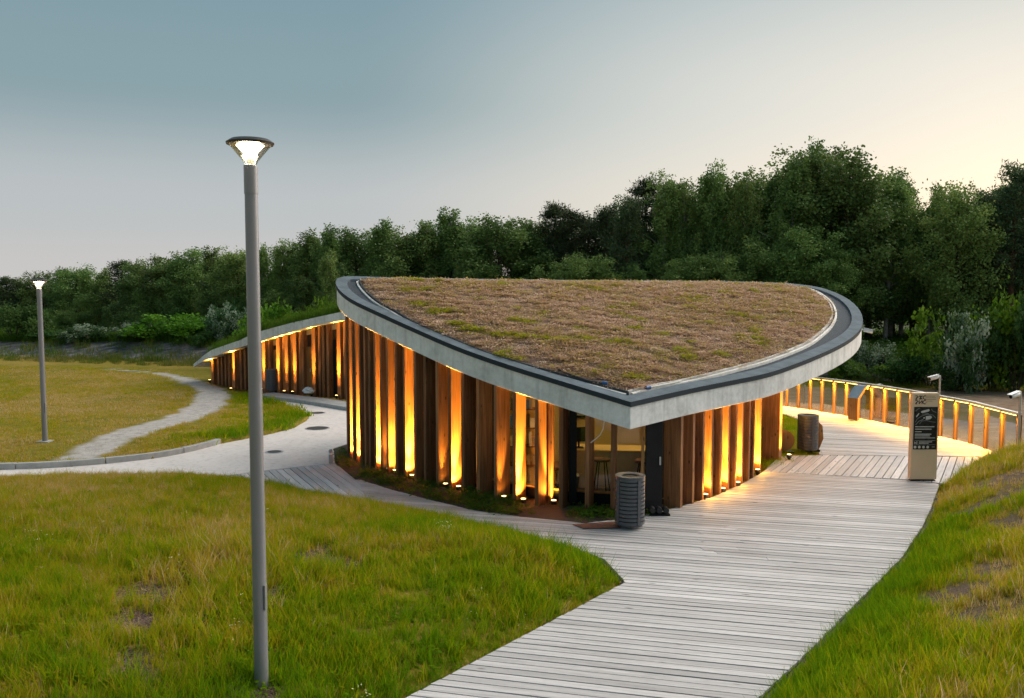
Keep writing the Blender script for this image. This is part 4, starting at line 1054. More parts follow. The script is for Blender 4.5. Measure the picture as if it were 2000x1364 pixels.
pq(band([(.06, .36), (.14, .28), (.30, .22), (.55, .17), (.80, .19), (.93, .26)], .006) + band([(.24, .40), (.34, .33), (.55, .32), (.75, .35), (.93, .36)], .005) + band([(.08, .42), (.20, .34), (.40, .29)], .008) + band([(.34, .17), (.45, .165), (.62, .155)], .006) + band([(.72, .05), (.80, .10), (.94, .13)], .006) + band([(.06, .10), (.15, .05), (.24, .03)], .006), M_print_g, 'map_lines', pn)
# emblem: two rows of three angular letter shapes, and five fine lines of text
def glyph(strokes, ox, oz, s):
    out = []
    for pts in strokes:
        for (a, b_), (c_, d_) in zip(pts[:-1], pts[1:]):
            l = math.hypot(c_ - a, d_ - b_) or 1; nx_, nz_ = -(d_ - b_) / l * .11, (c_ - a) / l * .11; ex, ez = (c_ - a) / l * .06, (d_ - b_) / l * .06
            out.append([(ox + (a + nx_ - ex) * s, oz + (b_ + nz_ - ez) * s), (ox + (c_ + nx_ + ex) * s, oz + (d_ + nz_ + ez) * s), (ox + (c_ - nx_ + ex) * s, oz + (d_ - nz_ + ez) * s), (ox + (a - nx_ - ex) * s, oz + (b_ - nz_ - ez) * s)])
    return out
RC = [[(.05, .95), (.45, .95), (.75, .68), (.45, .45), (.05, .05), (.45, .05)], [(.2, .48), (.5, .48)]]
ZH = [[(.1, .95), (.5, .5), (.1, .05)], [(.9, .95), (.5, .5), (.9, .05)], [(.5, 1.0), (.5, .0)]]
CC = [[(.9, .95), (.55, .95), (.2, .65), (.2, .35), (.55, .05), (.9, .05)]]
NN = [[(.12, .05), (.12, .95)], [(.88, .05), (.88, .95)], [(.12, .1), (.88, .9)]]
gs = .085; gx0 = sx - W * .405; gz1 = AT(1803, 780.5, sy)[2]; gz0 = AT(1803, 789.5, sy)[2]
m = MB()
for row, z_ in (((RC, ZH, CC), gz1), ((RC, NN, CC), gz0)):
    for k_, gl in enumerate(row):
        for q in glyph(gl, gx0 + k_ * gs * .92, z_, gs): m.add([(x, sy - .0025, z) for x, z in q], [tuple(range(len(q)))])
m.build('emblem', M_logo, sg, fix=False)
m = MB()
for k_ in range(5):
    z_ = AT(1803, 774.5 + k_ * 3.2, sy)[2]; x0 = sx - W * .02; x1 = sx + W * (.37 if k_ in (1, 2) else .24 if k_ == 3 else .33 if k_ == 0 else .05)
    m.add([(x0, sy - .0022, z_), (x1, sy - .0022, z_), (x1, sy - .0022, z_ + .009), (x0, sy - .0022, z_ + .009)], [(0, 1, 2, 3)])
m.build('fine_text_lines', flat('brown_print', (.22, .15, .09), .6), sg, fix=False)

# ------------------------------------------------------------------ glass railing with light strip
RAILH = 1.16
fr = empty('glass_railing', (FENCE[4][0], FENCE[4][1], 0), 'curving glass railing with wooden posts and a warm light strip under its handrail', 'railing')
US = [1490, 1513, 1536.5, 1559, 1582, 1605, 1628.5, 1652.5, 1677, 1701.5, 1727, 1753, 1778.5, 1807, 1836, 1865, 1895, 1924, 1955, 1988]
FV = [(1470, 786), (1535, 794), (1600, 803.5), (1657, 813), (1725.5, 826), (1775.7, 836.7), (1831, 851), (1897, 867), (1934, 880), (1990, 899)]
fp = [Vector(polyline_at(FV, u)) for u in US]
fn_ = []
for i in range(len(fp)):
    d = fp[min(i + 1, len(fp) - 1)] - fp[max(i - 1, 0)]; d.normalize(); nn = Vector((-d.y, d.x)); nn = nn if nn.dot(Vector((-8, 16)) - 0 * fp[i]) < 0 or True else nn
    if nn.dot(Vector((3, 14)) - fp[i]) < 0: nn = -nn
    fn_.append((d, nn))
for i, p in enumerate(fp):
    d, nn = fn_[i]; an = math.atan2(d.y, d.x)
    m = MB(); m.box((p.x, p.y, RAILH / 2 - .06), (.07, .10, RAILH + .10), an); m.build('post', M_fpost, fr, bevel=.006)
    if i < len(fp) - 1:
        q = fp[i + 1]; a = p + (q - p).normalized() * .05; b_ = q - (q - p).normalized() * .05; mid = (a + b_) / 2; L = (b_ - a).length; an2 = math.atan2((q - p).y, (q - p).x)
        m = MB(); m.box((mid.x, mid.y, RAILH / 2 + .03), (L, .012, RAILH - .10), an2); m.build('glass_pane', M_rail_glass, fr)
        inn = fn_[i][1]
        m = MB(); m.box((mid.x + inn.x * .065, mid.y + inn.y * .065, RAILH - .028), (L, .022, .012), an2); m.build('led_strip', M_led, fr)
        ld = bpy.data.lights.new('led_light', 'AREA'); lo = bpy.data.objects.new('led_light', ld); COL.objects.link(lo)
        ld.shape = 'RECTANGLE'; ld.size = L; ld.size_y = .03; ld.energy = 38; ld.spread = R(130); ld.color = (1.0, .48, .075)
        lo.parent = fr; pos = Vector((mid.x + inn.x * .075, mid.y + inn.y * .075, RAILH - .04)); lo.location = pos - fr.location
        aim = Vector((inn.x * .10, inn.y * .10, -1)).normalized()
        xax = Vector(((q - p).x, (q - p).y, 0)).normalized(); zax = -aim; yax = zax.cross(xax).normalized(); xax = yax.cross(zax)
        lo.rotation_euler = Matrix((xax, yax, zax)).transposed().to_euler()
hr = resample([(p.x, p.y) for p in fp], .5); hn = normals2(hr); m = MB(); k_ = len(hr)
A_ = [(p[0] + q[0] * .05, p[1] + q[1] * .05) for p, q in zip(hr, hn)]; B_ = [(p[0] - q[0] * .05, p[1] - q[1] * .05) for p, q in zip(hr, hn)]
P = [(x, y, RAILH) for x, y in A_] + [(x, y, RAILH) for x, y in B_] + [(x, y, RAILH + .045) for x, y in A_] + [(x, y, RAILH + .045) for x, y in B_]; F = []
for i in range(k_ - 1):
    F += [(i, i + 1, k_ + i + 1, k_ + i), (2 * k_ + i, 3 * k_ + i, 3 * k_ + i + 1, 2 * k_ + i + 1), (i, 2 * k_ + i, 2 * k_ + i + 1, i + 1), (k_ + i, k_ + i + 1, 3 * k_ + i + 1, 3 * k_ + i)]
F += [(0, k_, 3 * k_, 2 * k_), (k_ - 1, 3 * k_ - 1, 4 * k_ - 1, 2 * k_ - 1)]
m.add(P, F); m.build('handrail', M_galv, fr)

# ------------------------------------------------------------------ house shaped wooden frame
a = Vector((*G(1674, 823), 0)); ax = Vector((math.cos(R(32)), math.sin(R(32)), 0)); dep = Vector((-ax.y, ax.x, 0)) * .36
b_ = a + ax * 1.0
hs = empty('display_frame', ((a.x + b_.x) / 2, (a.y + b_.y) / 2, 0), 'small house shaped wooden display frame with sheet metal roof by the railing', 'display frame')
HH = 1.12; w_ = (b_ - a).length; th = .105
def pf(s, z): q = a + ax * s; return Vector((q.x, q.y, z))
outp = [(0, .02), (0, HH * .66), (w_ * .36, HH), (w_ * .64, HH), (w_, HH * .66), (w_, .02)]
inp = [(th, .02), (th, HH * .66 - .04), (w_ * .36 + .03, HH - th), (w_ * .64 - .03, HH - th), (w_ - th, HH * .66 - .04), (w_ - th, .02)]
for i, nm in enumerate(('leg', 'rafter', 'ridge_beam', 'rafter', 'leg')):
    q = [pf(*outp[i]), pf(*outp[i + 1]), pf(*inp[i + 1]), pf(*inp[i])]
    m = MB(); m.hexa([tuple(v) for v in q], [tuple(v + dep) for v in q]); m.build(nm, M_fpost, hs, bevel=.006)
for (i, j) in ((1, 2), (2, 3), (3, 4)):
    nrm = (pf(*outp[j]) - pf(*outp[i])).cross(dep).normalized(); nrm = nrm if nrm.z > 0 else -nrm
    q = [pf(*outp[i]) - dep * .06 + nrm * .004, pf(*outp[j]) - dep * .06 + nrm * .004, pf(*outp[j]) + dep * 1.06 + nrm * .004, pf(*outp[i]) + dep * 1.06 + nrm * .004]
    m = MB(); m.hexa([tuple(v) for v in q], [tuple(v + nrm * .015) for v in q]); m.build('roof_sheet', M_galv, hs)
# round wooden seat barrel by the railing
c = G(1742, 823, -.12); c = (c[0], c[1], float(ground(np.array([c[0]]), np.array([c[1]]))[0])); e = empty('wooden_barrel', c, 'round wooden stave barrel lit orange between the display frame and sign', 'barrel')
for k in range(16):
    a0, a1 = 2 * math.pi * k / 16 + .012, 2 * math.pi * (k + 1) / 16 - .012; r0, r1 = .17, .20; m = MB()
    q = [(c[0] + r1 * math.cos(a0), c[1] + r1 * math.sin(a0)), (c[0] + r1 * math.cos(a1), c[1] + r1 * math.sin(a1)), (c[0] + r0 * math.cos(a1), c[1] + r0 * math.sin(a1)), (c[0] + r0 * math.cos(a0), c[1] + r0 * math.sin(a0))]
    m.prism(q, .05, .66); m.build('stave', M_fpost, e)
m = MB(); m.lathe([(.16, 0.0), (.16, .64)], 20, c); m.build('core', M_darkwall, e)
m = MB(); m.lathe([(.205, .10), (.205, .13)], 24, c, caps=False); m.build('hoop', M_black, e)
# camera masts behind the railing
for (u, vb, vt, Yd, yaw, lab) in ((1836, 800, 735, 27.6, R(190), 'thin camera mast behind the railing just right of the sign'), (1993, 880, 768, 21.0, R(205), 'pale camera mast beside the right mound, nearest the camera'), (1723, 800, 753, 30.2, R(185), 'thin camera mast behind the display frame')):
    t = AT(u, vt, Yd); gz = float(ground(np.array([t[0]]), np.array([t[1]]))[0]); cctv('security_camera', (t[0], t[1], gz), t, yaw, lab, 'security cameras', True, 1.0)
t = AT(1571, 752, 32.6); m = MB(); m.tube([(t[0], t[1], -.3), t], .05, 10); o = m.build('steel_post', M_galv, smooth=True); tag(o, 'plain grey steel post behind the far end of the railing', 'post')
# ------------------------------------------------------------------ scattered plants (one object per kind of cover)
def clump(name, nb, rad, h0, h1, w, lean, mat, seed, segs=2, curve=.5):
    r = np.random.default_rng(seed); V = []; F = []; BLv = []
    for b in range(nb):
        a = r.uniform(0, 2 * np.pi); rr = rad * np.sqrt(r.uniform()); x, y = rr * np.cos(a), rr * np.sin(a)
        h = r.uniform(h0, h1); la = r.uniform(0, 2 * np.pi); le = lean * r.uniform(.2, 1.0) * h; fa = r.uniform(0, 2 * np.pi)
        wx, wy = np.cos(fa) * w / 2, np.sin(fa) * w / 2; n0 = len(V); bl = r.uniform()
        for s in range(segs + 1):
            t = s / segs; cx_, cy_ = x + np.cos(la) * le * t ** (1 + curve), y + np.sin(la) * le * t ** (1 + curve); k = (1 - t * .85)
            V += [(cx_ - wx * k, cy_ - wy * k, h * t * (1 - .12 * t)), (cx_ + wx * k, cy_ + wy * k, h * t * (1 - .12 * t))]; BLv += [bl, bl]
        for s in range(segs): F.append((n0 + 2 * s, n0 + 2 * s + 1, n0 + 2 * s + 3, n0 + 2 * s + 2))
    me = np_mesh(name, np.array(V), np.array(F), mat, attrs={'bl': np.array(BLv)})
    return bpy.data.objects.new(name, me)
def leafy(name, nl, rad, h, ls, mat, seed):
    r = np.random.default_rng(seed); V = []; F = []; BLv = []
    for b in range(nl):
        a = r.uniform(0, 2 * np.pi); rr = rad * np.sqrt(r.uniform()); c = np.array([rr * np.cos(a), rr * np.sin(a), r.uniform(.1, 1) * h * (1 - .5 * rr / rad)])
        d = np.array([np.cos(a), np.sin(a), r.uniform(-.3, .7)]); d /= np.linalg.norm(d); s = np.cross(d, [0, 0, 1]); s /= np.linalg.norm(s); l = ls * r.uniform(.6, 1.2); n0 = len(V)
        V += [c, c + d * l * .5 + s * l * .3, c + d * l, c + d * l * .5 - s * l * .3]; F.append((n0, n0 + 1, n0 + 2, n0 + 3)); BLv += [r.uniform()] * 4
    me = np_mesh(name, np.array(V), np.array(F), mat, attrs={'bl': np.array(BLv)})
    return bpy.data.objects.new(name, me)
def scatter(name, P, scale, tint, kinds, idx=None, parent=None, tilt=.12, zs=None):
    N = len(P); r = np.random.default_rng(N)
    P = np.asarray(P, float)
    if parent is not None:
        P = P - np.array(parent.location)
    me = bpy.data.meshes.new(name); me.vertices.add(N); me.vertices.foreach_set('co', P.astype(np.float32).ravel())
    for nm, a in (('scl', scale), ('tint', tint)):
        at = me.attributes.new(nm, 'FLOAT', 'POINT'); at.data.foreach_set('value', np.asarray(a, np.float32))
    at = me.attributes.new('rot', 'FLOAT_VECTOR', 'POINT')
    at.data.foreach_set('vector', np.stack([r.normal(0, tilt, N), r.normal(0, tilt, N), r.uniform(0, 6.283, N)], 1).astype(np.float32).ravel())
    at = me.attributes.new('pick', 'INT', 'POINT'); at.data.foreach_set('value', (r.integers(0, len(kinds), N) if idx is None else np.asarray(idx)).astype(np.int32))
    o = bpy.data.objects.new(name, me); COL.objects.link(o); o['kind'] = 'stuff'
    if parent is not None: o.parent = parent
    coll = bpy.data.collections.new(name + '_kinds')
    for i, kobj in enumerate(kinds): kobj.name = '%s_%02d' % (name, i); coll.objects.link(kobj)
    ng = bpy.data.node_groups.new(name + '_scatter', 'GeometryNodeTree')
    ng.interface.new_socket('Geometry', in_out='INPUT', socket_type='NodeSocketGeometry'); ng.interface.new_socket('Geometry', in_out='OUTPUT', socket_type='NodeSocketGeometry')
    gi = ng.nodes.new('NodeGroupInput'); gp = ng.nodes.new('NodeGroupOutput'); ip = ng.nodes.new('GeometryNodeInstanceOnPoints'); ci = ng.nodes.new('GeometryNodeCollectionInfo')
    ci.inputs[0].default_value = coll; ci.inputs['Separate Children'].default_value = True; ci.inputs['Reset Children'].default_value = True
    def na(nm, typ):
        n = ng.nodes.new('GeometryNodeInputNamedAttribute'); n.data_type = typ; n.inputs[0].default_value = nm; return n.outputs[0]
    L = ng.links.new
    L(gi.outputs[0], ip.inputs['Points']); L(ci.outputs[0], ip.inputs['Instance']); ip.inputs['Pick Instance'].default_value = True
    L(na('pick', 'INT'), ip.inputs['Instance Index']); L(na('rot', 'FLOAT_VECTOR'), ip.inputs['Rotation']); L(na('scl', 'FLOAT'), ip.inputs['Scale'])
    L(ip.outputs[0], gp.inputs[0])
    md = o.modifiers.new('scatter', 'NODES'); md.node_group = ng
    return o
def view_ok(x, y, margin=1.15, zmax=1.0):
    return (np.abs(x) < (.5883 * margin * y + 2.6)) & (y > 4.2)
def rand_in(poly, dens, dfun=None, y0=None, y1=None):
    xs = [p[0] for p in poly]; ys = [p[1] for p in poly]
    a, b = max(min(xs), -34), min(max(xs), 34); c, d = max(min(ys), 4.2) if y0 is None else y0, max(ys) if y1 is None else y1
    N = int((b - a) * (d - c) * dens); x = RNG.uniform(a, b, N); y = RNG.uniform(c, d, N)
    k = pip(x, y, poly) & view_ok(x, y)
    if dfun is not None: k &= RNG.uniform(0, 1, N) < dfun(x, y)
    return x[k], y[k]
M_flower = flat('pale_wild_flowers', (.72, .66, .36), .8, var=.2)
GK = [clump('grass', 22, .11, .08, .22, .012, .55, M_grass, 10 + i) for i in range(4)]
GL_ = [clump('grass', 14, .08, .16, .40, .010, .6, M_grass, 30 + i) for i in range(3)]
GW = [leafy('grass', 22, .13, .10, .075, M_grass, 50 + i) for i in range(2)]
SEEDS = [clump('grass', 6, .10, .25, .45, .008, .5, M_grass, 70)]
FL = [leafy('grass', 14, .10, .22, .030, M_flower, 80), leafy('grass', 9, .14, .26, .026, M_flower, 81)]
kinds_near = GK + GL_ + GW + SEEDS + FL       # 0-3 short, 4-6 tall, 7-8 weeds, 9 stalks
def bare_at(x, y):
    m_ = np.zeros(x.shape)
    for (u, v, r) in ((285, 1150, .36), (262, 1205, .30), (320, 1165, .26), (295, 1215, .22), (262, 1290, .26), (600, 1085, .25), (650, 1090, .28), (690, 1100, .2), (545, 1150, .2), (520, 1352, .2), (640, 1075, .22)):
        h = HIT(u, v); m_ = np.maximum(m_, sm(1.2 - np.hypot(x - h[0], (y - h[1] + .12) * .7) / (r * 1.2) + .45 * vn2(x, y, 4.5, 1)))
    return m_
x, y = rand_in(MOUND, 190, lambda x, y: np.clip(1.15 - .030 * (y - 8), .25, 1) * (1 - .97 * bare_at(x, y)) * (1 - .8 * sm((vn2(x, y, 3.3, 13) - .42) / .2)))
k = sdist(x, y, MOUND) > .05; x, y = x[k], y[k]; z = ground(x, y); d = sdist(x, y, MOUND); N = len(x)
deckd_ = pdist(x, y, MOUND_EDGE, closed=False)
lush = sm(1 - deckd_ / 3.4) * .8 + .25 * vn2(x, y, .7, 3)
tint = .50 + .36 * vn2(x, y, .55, 8) + .26 * vn2(x, y, 2.2, 1) - .46 * lush + .26 * sm((y - 13.0) / 4) + RNG.normal(0, .17, N)
pick = RNG.integers(0, 4, N); q = RNG.uniform(0, 1, N); pick = np.where((q < .30) & (vn2(x, y, 1.1, 5) > -.1), 4 + RNG.integers(0, 3, N), pick); pick = np.where((q > .93), 7 + RNG.integers(0, 2, N), pick); pick = np.where((q > .90) & (q < .93), 9, pick)
pick = np.where((RNG.uniform(0, 1, N) < .16) & (vn2(x, y, 1.4, 31) > .52), 10 + RNG.integers(0, 2, N), pick); pick = np.where(RNG.uniform(0, 1, N) < .002, 11, pick)
tint = np.where((pick == 7) | (pick == 8), tint - .2, tint); tint = np.where(pick == 9, tint + .3, tint)
scl = RNG.uniform(.6, 1.25, N) * (.8 + .35 * np.clip(vn2(x, y, .9, 4) + .4, 0, 1.2)) * (1 - .35 * sm((y - 12) / 5)); scl = np.where(d < .25, scl * .75, scl)
scatter('grass', np.stack([x, y, z - .01], 1), scl, np.clip(tint, 0, 1), kinds_near, pick)
# crumbs of soil and straw on the bare patches
def crumb(seed, s_):
    r = np.random.default_rng(seed); V = np.array([(1, 0, 0), (-1, 0, 0), (0, 1, 0), (0, -1, 0), (0, 0, 1), (0, 0, -1)], float) * r.uniform(.5, 1.2, (6, 3)) * s_
    F = np.array([(0, 2, 4), (2, 1, 4), (1, 3, 4), (3, 0, 4), (2, 0, 5), (1, 2, 5), (3, 1, 5), (0, 3, 5)])
    me = np_mesh('soil_crumbs', V, F, flat('soil_crumb', (.16, .10, .08), .95, var=.4) if 'soil_crumb' not in bpy.data.materials else bpy.data.materials['soil_crumb']); return bpy.data.objects.new('soil_crumbs', me)
straw = [clump('soil_crumbs', 7, .10, .02, .035, .012, 5.0, M_grass, 95 + i) for i in range(2)]
x2, y2 = rand_in(MOUND, 420, lambda x, y: bare_at(x, y) * .8); k = sdist(x2, y2, MOUND) > .3; x2, y2 = x2[k], y2[k]; N2 = len(x2)
if N2: scatter('soil_crumbs', np.stack([x2, y2, ground(x2, y2)], 1), RNG.uniform(.4, 1.4, N2), RNG.uniform(.75, 1, N2), [crumb(1, .022), crumb(2, .03), crumb(3, .016)] + straw, RNG.choice(5, N2, p=[.3, .2, .3, .1, .1]))
# right mound
GK2 = [clump('grass', 22, .11, .08, .20, .012, .55, M_grass, 110 + i) for i in range(4)] + [clump('grass', 14, .08, .14, .34, .010, .6, M_grass, 130 + i) for i in range(3)]
def bare_r(x, y):
    m_ = np.zeros(x.shape)
    for (u, v, r) in ((1960, 935, 1.0), (1930, 985, .8), (1890, 1000, .6), (1985, 960, .9), (1860, 1160, .55), (1950, 1110, .6), (1930, 1200, .6), (1990, 1020, .8)):
        h = HIT(u, v); m_ = np.maximum(m_, sm(1.15 - np.hypot(x - h[0], (y - h[1]) * .9) / (1.25 * r) + .55 * vn2(x, y, 2.6, 6)))
    return m_
x, y = rand_in(RMOUND, 200, lambda x, y: np.clip(1.1 - .03 * (y - 8), .3, 1) * (1 - .88 * bare_r(x, y)))
k = sdist(x, y, RMOUND) > .06; x, y = x[k], y[k]; z = ground(x, y); d = sdist(x, y, RMOUND); N = len(x)
tint = .40 + .30 * vn2(x, y, .7, 18) + .18 * vn2(x, y, 2.6, 1) - .45 * sm(1 - d / 2.2) * sm((17.5 - y) / 4) + .20 * sm(d / 3) + .16 * sm((y - 16) / 3) + .35 * bare_r(x, y) + RNG.normal(0, .16, N)
pick = np.where(RNG.uniform(0, 1, N) < .28, 4 + RNG.integers(0, 3, N), RNG.integers(0, 4, N))
scl = RNG.uniform(.6, 1.3, N) * np.where(d < .25, .75, 1.0) * (1 - .5 * bare_r(x, y))
scatter('grass', np.stack([x, y, z - .01], 1), scl, np.clip(tint, 0, 1), GK2, pick)
# dry field on the left, island, grass in front of the wing
GK3 = [clump('grass', 22, .20, .05, .15, .018, .7, M_grass, 210 + i) for i in range(4)]
x, y = rand_in(FIELD, 30, lambda x, y: np.clip(1.2 - .02 * (y - 18), .45, 1) * (1 - .75 * sm((vn2(x, y, 1.3, 17) - .15) / .3)), y1=46)
k = (sdist(x, y, GRAVEL_POLY) + .22 * vn2(x, y, 2.6, 4) < -.05) & (sdist(x, y, FIELD) > .18); x, y = x[k], y[k]; z = ground(x, y); N = len(x)
medge = pdist(x, y, MEADOW_EDGE, closed=False)
tint = .70 + .34 * vn2(x, y, .45, 21) + .24 * vn2(x, y, 1.9, 2) - .45 * sm(1 - medge / 3.0) + .10 * sm((-x - 10) / 8) - .12 * sm((y - 30) / 10) + RNG.normal(0, .09, N)
scatter('grass', np.stack([x, y, z - .01], 1), RNG.uniform(.6, 1.2, N) * (1 + .8 * sm(1 - medge / 2.0)) * (1 - .25 * sm(medge / 5)), np.clip(tint, 0, 1), GK3)
x, y = rand_in(ISLAND, 60); z = ground(x, y); N = len(x)
GK4 = [clump('grass', 26, .12, .06, .16, .009, .6, M_grass, 310 + i) for i in range(3)]
scatter('grass', np.stack([x, y, z], 1), RNG.uniform(.6, 1.2, N), np.clip(.35 + .25 * vn2(x, y, 1, 3) + RNG.normal(0, .1, N), 0, 1), GK4)
# low planting in the bed
x, y = rand_in(bedpoly, 90)
wallc = [frame_at(LB, u)[0] for u in range(676, 1240, 12)]; wl_ = [(p.x, p.y) for p in wallc]
k = (pdist(x, y, wl_, closed=False) < 1.3) & (pdist(x, y, BED, closed=False) > .05); x, y = x[k], y[k]
side_ = np.array([min(range(len(wl_)), key=lambda i: (wl_[i][0] - a) ** 2 + (wl_[i][1] - b) ** 2) for a, b in zip(x, y)]); k = y < np.array([wl_[i][1] for i in side_]) + .25; x, y = x[k], y[k]; N = len(x)
BK = [leafy('bed_planting', 30, .14, .13, .07, M_rough, 410 + i) for i in range(3)] + [clump('bed_planting', 18, .09, .07, .18, .008, .7, M_rough, 420)]
keep = vn2(x, y, 1.3, 4) + RNG.normal(0, .3, N) > .05; x, y = x[keep], y[keep]; N = len(x)
scatter('bed_planting', np.stack([x, y, np.full(N, -.015)], 1), RNG.uniform(.55, 1.25, N), np.clip(.22 + .2 * vn2(x, y, 1.2, 9) + RNG.normal(0, .13, N), 0, 1), BK)
# sedum sprigs on the roof
tri = []; ar = []
for i in range(n):
    a, b_ = sl[i], sl[(i + 1) % n]; tri.append((a, b_)); ar.append(abs((a[0] - cx) * (b_[1] - cy) - (b_[0] - cx) * (a[1] - cy)) / 2)
ar = np.array(ar); NS = 19000; ii = RNG.choice(n, NS, p=ar / ar.sum()); r1 = np.sqrt(RNG.uniform(0, .985, NS)); r2 = RNG.uniform(0, 1, NS)
A_ = np.array([t[0] for t in tri])[ii]; B_ = np.array([t[1] for t in tri])[ii]
pxs = cx + r1 * ((A_[:, 0] - cx) * (1 - r2) + (B_[:, 0] - cx) * r2); pys = cy + r1 * ((A_[:, 1] - cy) * (1 - r2) + (B_[:, 1] - cy) * r2)
pzs = PB[0] + PB[1] * pxs + PB[2] * pys + TH + .05 + .17 * (1 - np.exp(-(1 - r1) * 7))
SK = [leafy('sedum_sprigs', 60, .15, .045, .036, M_sedum, 510 + i) for i in range(3)] + [clump('sedum_sprigs', 16, .10, .02, .06, .010, .9, M_sedum, 513)] + [leafy('sedum_sprigs', 46, .13, .06, .035, M_sedum, 520 + i) for i in range(2)]
gp_ = vn2(pxs * .8, pys * 1.5, 2.3, 6) + .5 * vn2(pxs, pys, 5.4, 2) + .25 * vn2(pxs, pys, .5, 1); green = gp_ > .46
keep = green | (vn2(pxs * .6, pys * 3.6, 2.6, 3) + RNG.normal(0, .5, NS) > .05)
tint = np.where(green, RNG.uniform(0, .22, NS), np.clip(.62 + .2 * vn2(pxs, pys, .8, 3) + RNG.normal(0, .17, NS), .28, 1)); pick = np.where(green, 4 + RNG.integers(0, 2, NS), RNG.integers(0, 4, NS))
back_ = (pys > 22.5) & (RNG.uniform(0, 1, NS) < .12)
sc = np.where(green, RNG.uniform(.8, 1.5, NS), RNG.uniform(.7, 1.5, NS)); sc = np.where(back_, sc * 1.25, sc); tint = np.where(back_, RNG.uniform(.2, .9, NS), tint)
scatter('sedum_sprigs', np.stack([pxs, pys, pzs], 1)[keep], sc[keep], tint[keep], SK, pick[keep], parent=pav)
# grass on the wing roof and rough growth behind it
gx_, gy_, gz_ = [], [], []
for _ in range(2600):
    i = random.randrange(2, k_ if False else 24); t = random.random(); s = random.uniform(.15, 5.2); a = Vector(hi3[i]).lerp(Vector(hi3[i + 1]), t) + back * s
    gx_.append(a.x); gy_.append(a.y); gz_.append(a.z - .02)
WK = [clump('roof_grass', 26, .22, .18, .50, .016, .5, M_rough, 610 + i) for i in range(3)]
N = len(gx_); gx_, gy_ = np.array(gx_), np.array(gy_)
scatter('roof_grass', np.stack([gx_, gy_, gz_], 1), RNG.uniform(.6, 1.3, N), np.clip(.12 + .2 * vn2(gx_, gy_, .6, 2) + RNG.normal(0, .1, N), 0, 1), WK, parent=wing)
# rough grass and weeds along the bank and beneath the wood
N = 16000; s = RNG.uniform(-2.5, 26, N); X_ = RNG.uniform(-48, 34, N); Y_ = 44.5 - .30 * X_ + s
k = view_ok(X_, Y_, 1.1) & ((s < .2) | (s > 3.6) | (RNG.uniform(0, 1, N) < .12)) & (sdist(X_, Y_, GRAVEL_POLY) < 0) & (np.hypot(X_ + 9, Y_ - 39) > 1)
k &= ~pip(X_, Y_, [(hi3[0][0] - .5, hi3[0][1] - .5), (hi3[-1][0], hi3[-1][1] - 1), (hi3[-1][0] + 2.5, hi3[-1][1] + 6), (hi3[2][0] + 2, hi3[2][1] + 6)])
X_, Y_, s = X_[k], Y_[k], s[k]; N = len(X_)
UK = [clump('rough_undergrowth', 40, .45, .20, .60, .035, .6, M_rough, 710 + i) for i in range(3)] + [leafy('rough_undergrowth', 60, .5, .55, .16, M_rough, 720 + i) for i in range(3)]
pick = np.where(s > 4, RNG.integers(0, 6, N), RNG.integers(0, 3, N))
scatter('rough_undergrowth', np.stack([X_, Y_, ground(X_, Y_) - .03], 1), RNG.uniform(.5, 1.3, N) * np.where(s < 0, .5, 1.0), np.clip(np.where(s > 3, .05 + .15 * vn2(X_, Y_, .4, 1), .5 + .25 * vn2(X_, Y_, .5, 1)) + RNG.normal(0, .07, N), 0, 1), UK, pick)

